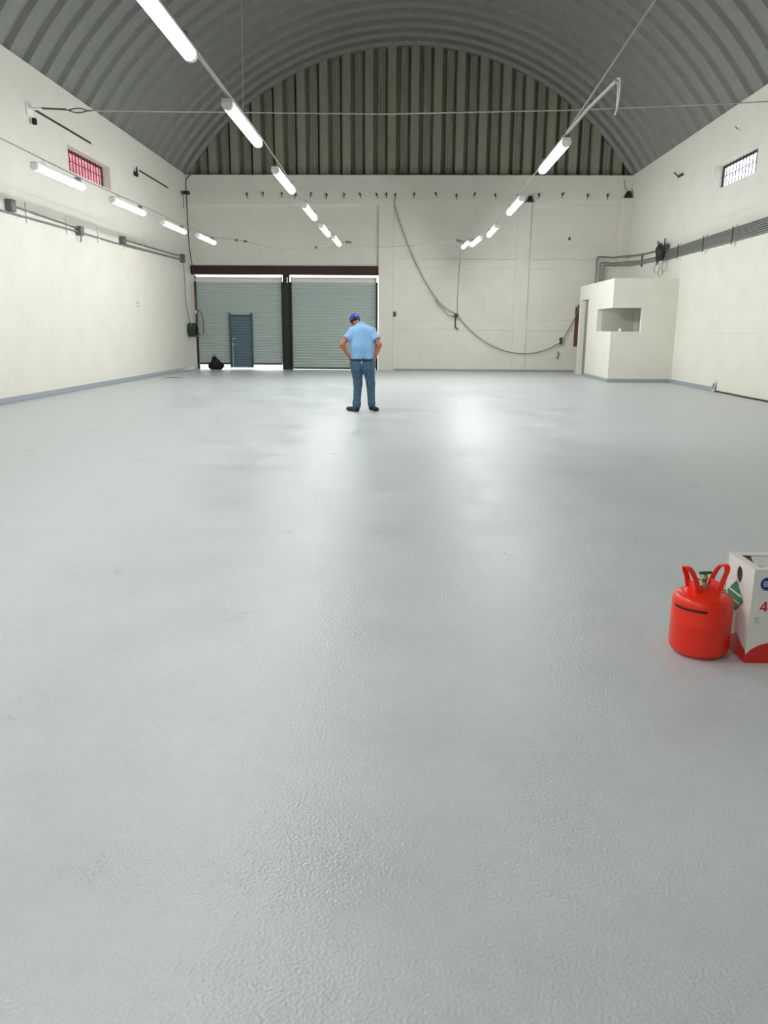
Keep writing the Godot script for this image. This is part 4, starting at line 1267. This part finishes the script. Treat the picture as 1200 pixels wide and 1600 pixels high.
func make_cylinder_and_carton() -> void:
	cylinder("red gas cylinder standing on the floor beside the carton", Vector3(1.352, 0, -3.345), 0.2)
	cylinder("red gas cylinder inside the white carton", Vector3(1.652, 0.006, -3.36), 0.5)
	var W := 0.284
	var D := 0.282
	var H := 0.426
	var t := 0.004
	var c := thing("carton", "white printed cardboard carton with red base, cut off by the right edge", "box", Vector3(1.51, 0, -3.22))
	# local: x from the left face, z = 0 at the front, -D at the back
	var st := mb()
	span(st, 0, W, 0, H, -t, 0)
	span(st, 0, W, 0, H, -D, -D + t)
	span(st, W - t, W, 0, H, -D + t, -t)
	span(st, t, W - t, 0, t, -D + t, -t)
	# left face with its hand hole
	var hole := ell(Vector2(0.150, 0.362), 0.030, 0.036, 28)
	var outer := PackedVector2Array([Vector2(t, 0), Vector2(D - t, 0), Vector2(D - t, H), Vector2(t, H)])
	# outer (u runs from front to back), with a slit to the hole
	var poly := PackedVector2Array()
	poly.append_array(PackedVector2Array([outer[0], outer[1], outer[2]]))
	poly.append(outer[3])
	var top_k := 7
	var seq := PackedVector2Array()
	for k in hole.size() + 1:
		seq.append(hole[(top_k - k + hole.size() * 2) % hole.size()])
	# insert the slit at the top edge above the hole
	var tp := Vector2(hole[top_k].x, H)
	var full := PackedVector2Array([outer[0], outer[1], outer[2], tp + Vector2(0.00005, 0)])
	full.append(seq[0] + Vector2(0.00005, 0))
	for k in range(1, seq.size() - 1): full.append(seq[k])
	full.append(seq[0] - Vector2(0.00005, 0))
	full.append(tp - Vector2(0.00005, 0))
	full.append(outer[3])
	var back := PackedVector2Array()
	for q in full: back.append(Vector2(-q.x, q.y))
	slab(st, back, Vector3(t, 0, 0), Vector3(0, 0, 1), Vector3(0, 1, 0), -t)
	build(st, "shell", M.carton, c)
	# top: rim around the handle opening, one flap dropped in
	st = mb()
	span(st, 0.0, W, H, H + 0.003, -D, -D + 0.055, 0.001)
	span(st, 0.0, W, H, H + 0.003, -0.040, 0.0, 0.001)
	span(st, 0.0, 0.038, H, H + 0.003, -D + 0.055, -0.040, 0.001)
	span(st, W - 0.038, W, H, H + 0.003, -D + 0.055, -0.040, 0.001)
	build(st, "top_rim", M.carton, c)
	st = mb()
	bx(st, Vector3(0.16, H - 0.020, -D + 0.085), Vector3(0.16, 0.003, 0.07), 0.001, Basis(Vector3.RIGHT, 0.55))
	build(st, "inner_flap", M.carton, c)
	st = mb()
	bx(st, Vector3(0.20, H - 0.010, -0.062), Vector3(0.10, 0.003, 0.05), 0.001, Basis(Vector3.RIGHT, -0.4))
	build(st, "inner_flap", M.carton, c)
	# print on the left face
	var dm := diamond(Vector2(-0.165, 0.255), 0.085, 0.072)
	st = mb(); slab(st, dm, Vector3(-0.0006, 0, 0), Vector3(0, 0, 1), Vector3(0, 1, 0), 0.0004)
	var lab := build(st, "green_diamond", M.print_green, c)
	st = mb(); slab(st, PackedVector2Array([Vector2(-0.23, 0.268), Vector2(-0.10, 0.268), Vector2(-0.10, 0.276), Vector2(-0.23, 0.276)]), Vector3(-0.0010, 0, 0), Vector3(0, 0, 1), Vector3(0, 1, 0), 0.0003)
	build(st, "white_line", M.white, lab)
	st = mb(); slab(st, PackedVector2Array([Vector2(-0.225, 0.233), Vector2(-0.105, 0.233), Vector2(-0.105, 0.236), Vector2(-0.225, 0.236)]), Vector3(-0.0010, 0, 0), Vector3(0, 0, 1), Vector3(0, 1, 0), 0.0003)
	build(st, "white_line", M.white, lab)
	st = mb(); slab(st, PackedVector2Array([Vector2(0.0, 0.0), Vector2(0.0, 0.055), Vector2(-0.05, 0.066), Vector2(-0.11, 0.100), Vector2(-0.17, 0.066), Vector2(-0.24, 0.11), Vector2(-D, 0.12), Vector2(-D, 0.0)]), Vector3(-0.0005, 0, 0), Vector3(0, 0, 1), Vector3(0, 1, 0), 0.0003)
	build(st, "red_band", M.print_red, c)
	# print on the front face
	var fr := PackedVector2Array([Vector2(0.0, 0.0), Vector2(W, 0.0), Vector2(W, 0.04)])
	for k in 13:
		var u := 1.0 - k / 12.0
		fr.append(Vector2(W * u, 0.040 + 0.058 * sin(PI * pow(u, 0.8))))
	st = mb(); slab(st, fr, Vector3(0, 0, 0.0002), Vector3.RIGHT, Vector3.UP, 0.0004)
	build(st, "red_band", M.print_red, c)
	st = mb(); slab(st, ell(Vector2(0.060, 0.366), 0.030, 0.030, 32), Vector3(0, 0, 0.0002), Vector3.RIGHT, Vector3.UP, 0.0004)
	var lg := build(st, "round_emblem", M.print_blue, c)
	for k in 3:
		st = mb(); slab(st, PackedVector2Array([Vector2(0.044 - 0.002 * (k % 2), 0.355 + 0.009 * k), Vector2(0.078, 0.355 + 0.009 * k), Vector2(0.078, 0.359 + 0.009 * k), Vector2(0.044 - 0.002 * (k % 2), 0.359 + 0.009 * k)]), Vector3(0, 0, 0.0007), Vector3.RIGHT, Vector3.UP, 0.0003)
		build(st, "white_line", M.white, lg)
	var tm := TextMesh.new()
	var sf := SystemFont.new()
	sf.font_names = PackedStringArray(["Droid Sans"])
	sf.font_weight = 700
	tm.font = sf
	tm.text = "4"
	tm.font_size = 64
	tm.pixel_size = 0.00098
	tm.depth = 0.0006
	var num := put(tm, "printed_number", M.print_red, c)
	num.position = Vector3(0.056, 0.262, 0.0006)
	for k in 3:
		st = mb(); slab(st, PackedVector2Array([Vector2(0.022, 0.208 - 0.010 * k), Vector2(0.040 + 0.004 * ((k + 1) % 2), 0.208 - 0.010 * k), Vector2(0.040 + 0.004 * ((k + 1) % 2), 0.211 - 0.010 * k), Vector2(0.022, 0.211 - 0.010 * k)]), Vector3(0, 0, 0.0002), Vector3.RIGHT, Vector3.UP, 0.0003)
		build(st, "fine_print", M.print_grey, c)

func diamond(c: Vector2, w: float, h: float) -> PackedVector2Array:
	return PackedVector2Array([c + Vector2(w, 0), c + Vector2(0, h), c - Vector2(w, 0), c - Vector2(0, h)])

# ---------------------------------------------------------------- scene
func _ready() -> void:
	var cam := Camera3D.new()
	cam.name = "camera"
	add_child(cam)
	cam.position = Vector3(0, 1.42, 0)
	cam.rotation_degrees = Vector3(-13.219, 1.478, 0.379)
	cam.fov = rad_to_deg(2.0 * atan(800.0 / 1210.9))
	cam.near = 0.05
	cam.far = 300.0
	cam.current = true
	var env := Environment.new()
	env.background_mode = Environment.BG_SKY
	var sky := Sky.new()
	var sm := ProceduralSkyMaterial.new()
	sm.sky_top_color = Color(0.78, 0.84, 0.92)
	sm.sky_horizon_color = Color(0.93, 0.95, 0.97)
	sm.ground_horizon_color = Color(0.80, 0.80, 0.78)
	sm.ground_bottom_color = Color(0.60, 0.60, 0.58)
	sm.energy_multiplier = 4.5
	sky.sky_material = sm
	env.sky = sky
	env.tonemap_mode = Environment.TONE_MAPPER_LINEAR
	env.tonemap_exposure = 1.34
	env.sdfgi_enabled = true
	env.ssao_enabled = true
	env.ssil_enabled = true
	var we := WorldEnvironment.new()
	we.environment = env
	add_child(we)
	make_materials()
	make_shell()
	make_windows()
	make_gate()
	make_booth()
	make_lamps()
	make_overhead()
	make_man()
	make_cylinder_and_carton()
	make_left_wall_things()
	make_back_wall_things()
	make_right_wall_things()
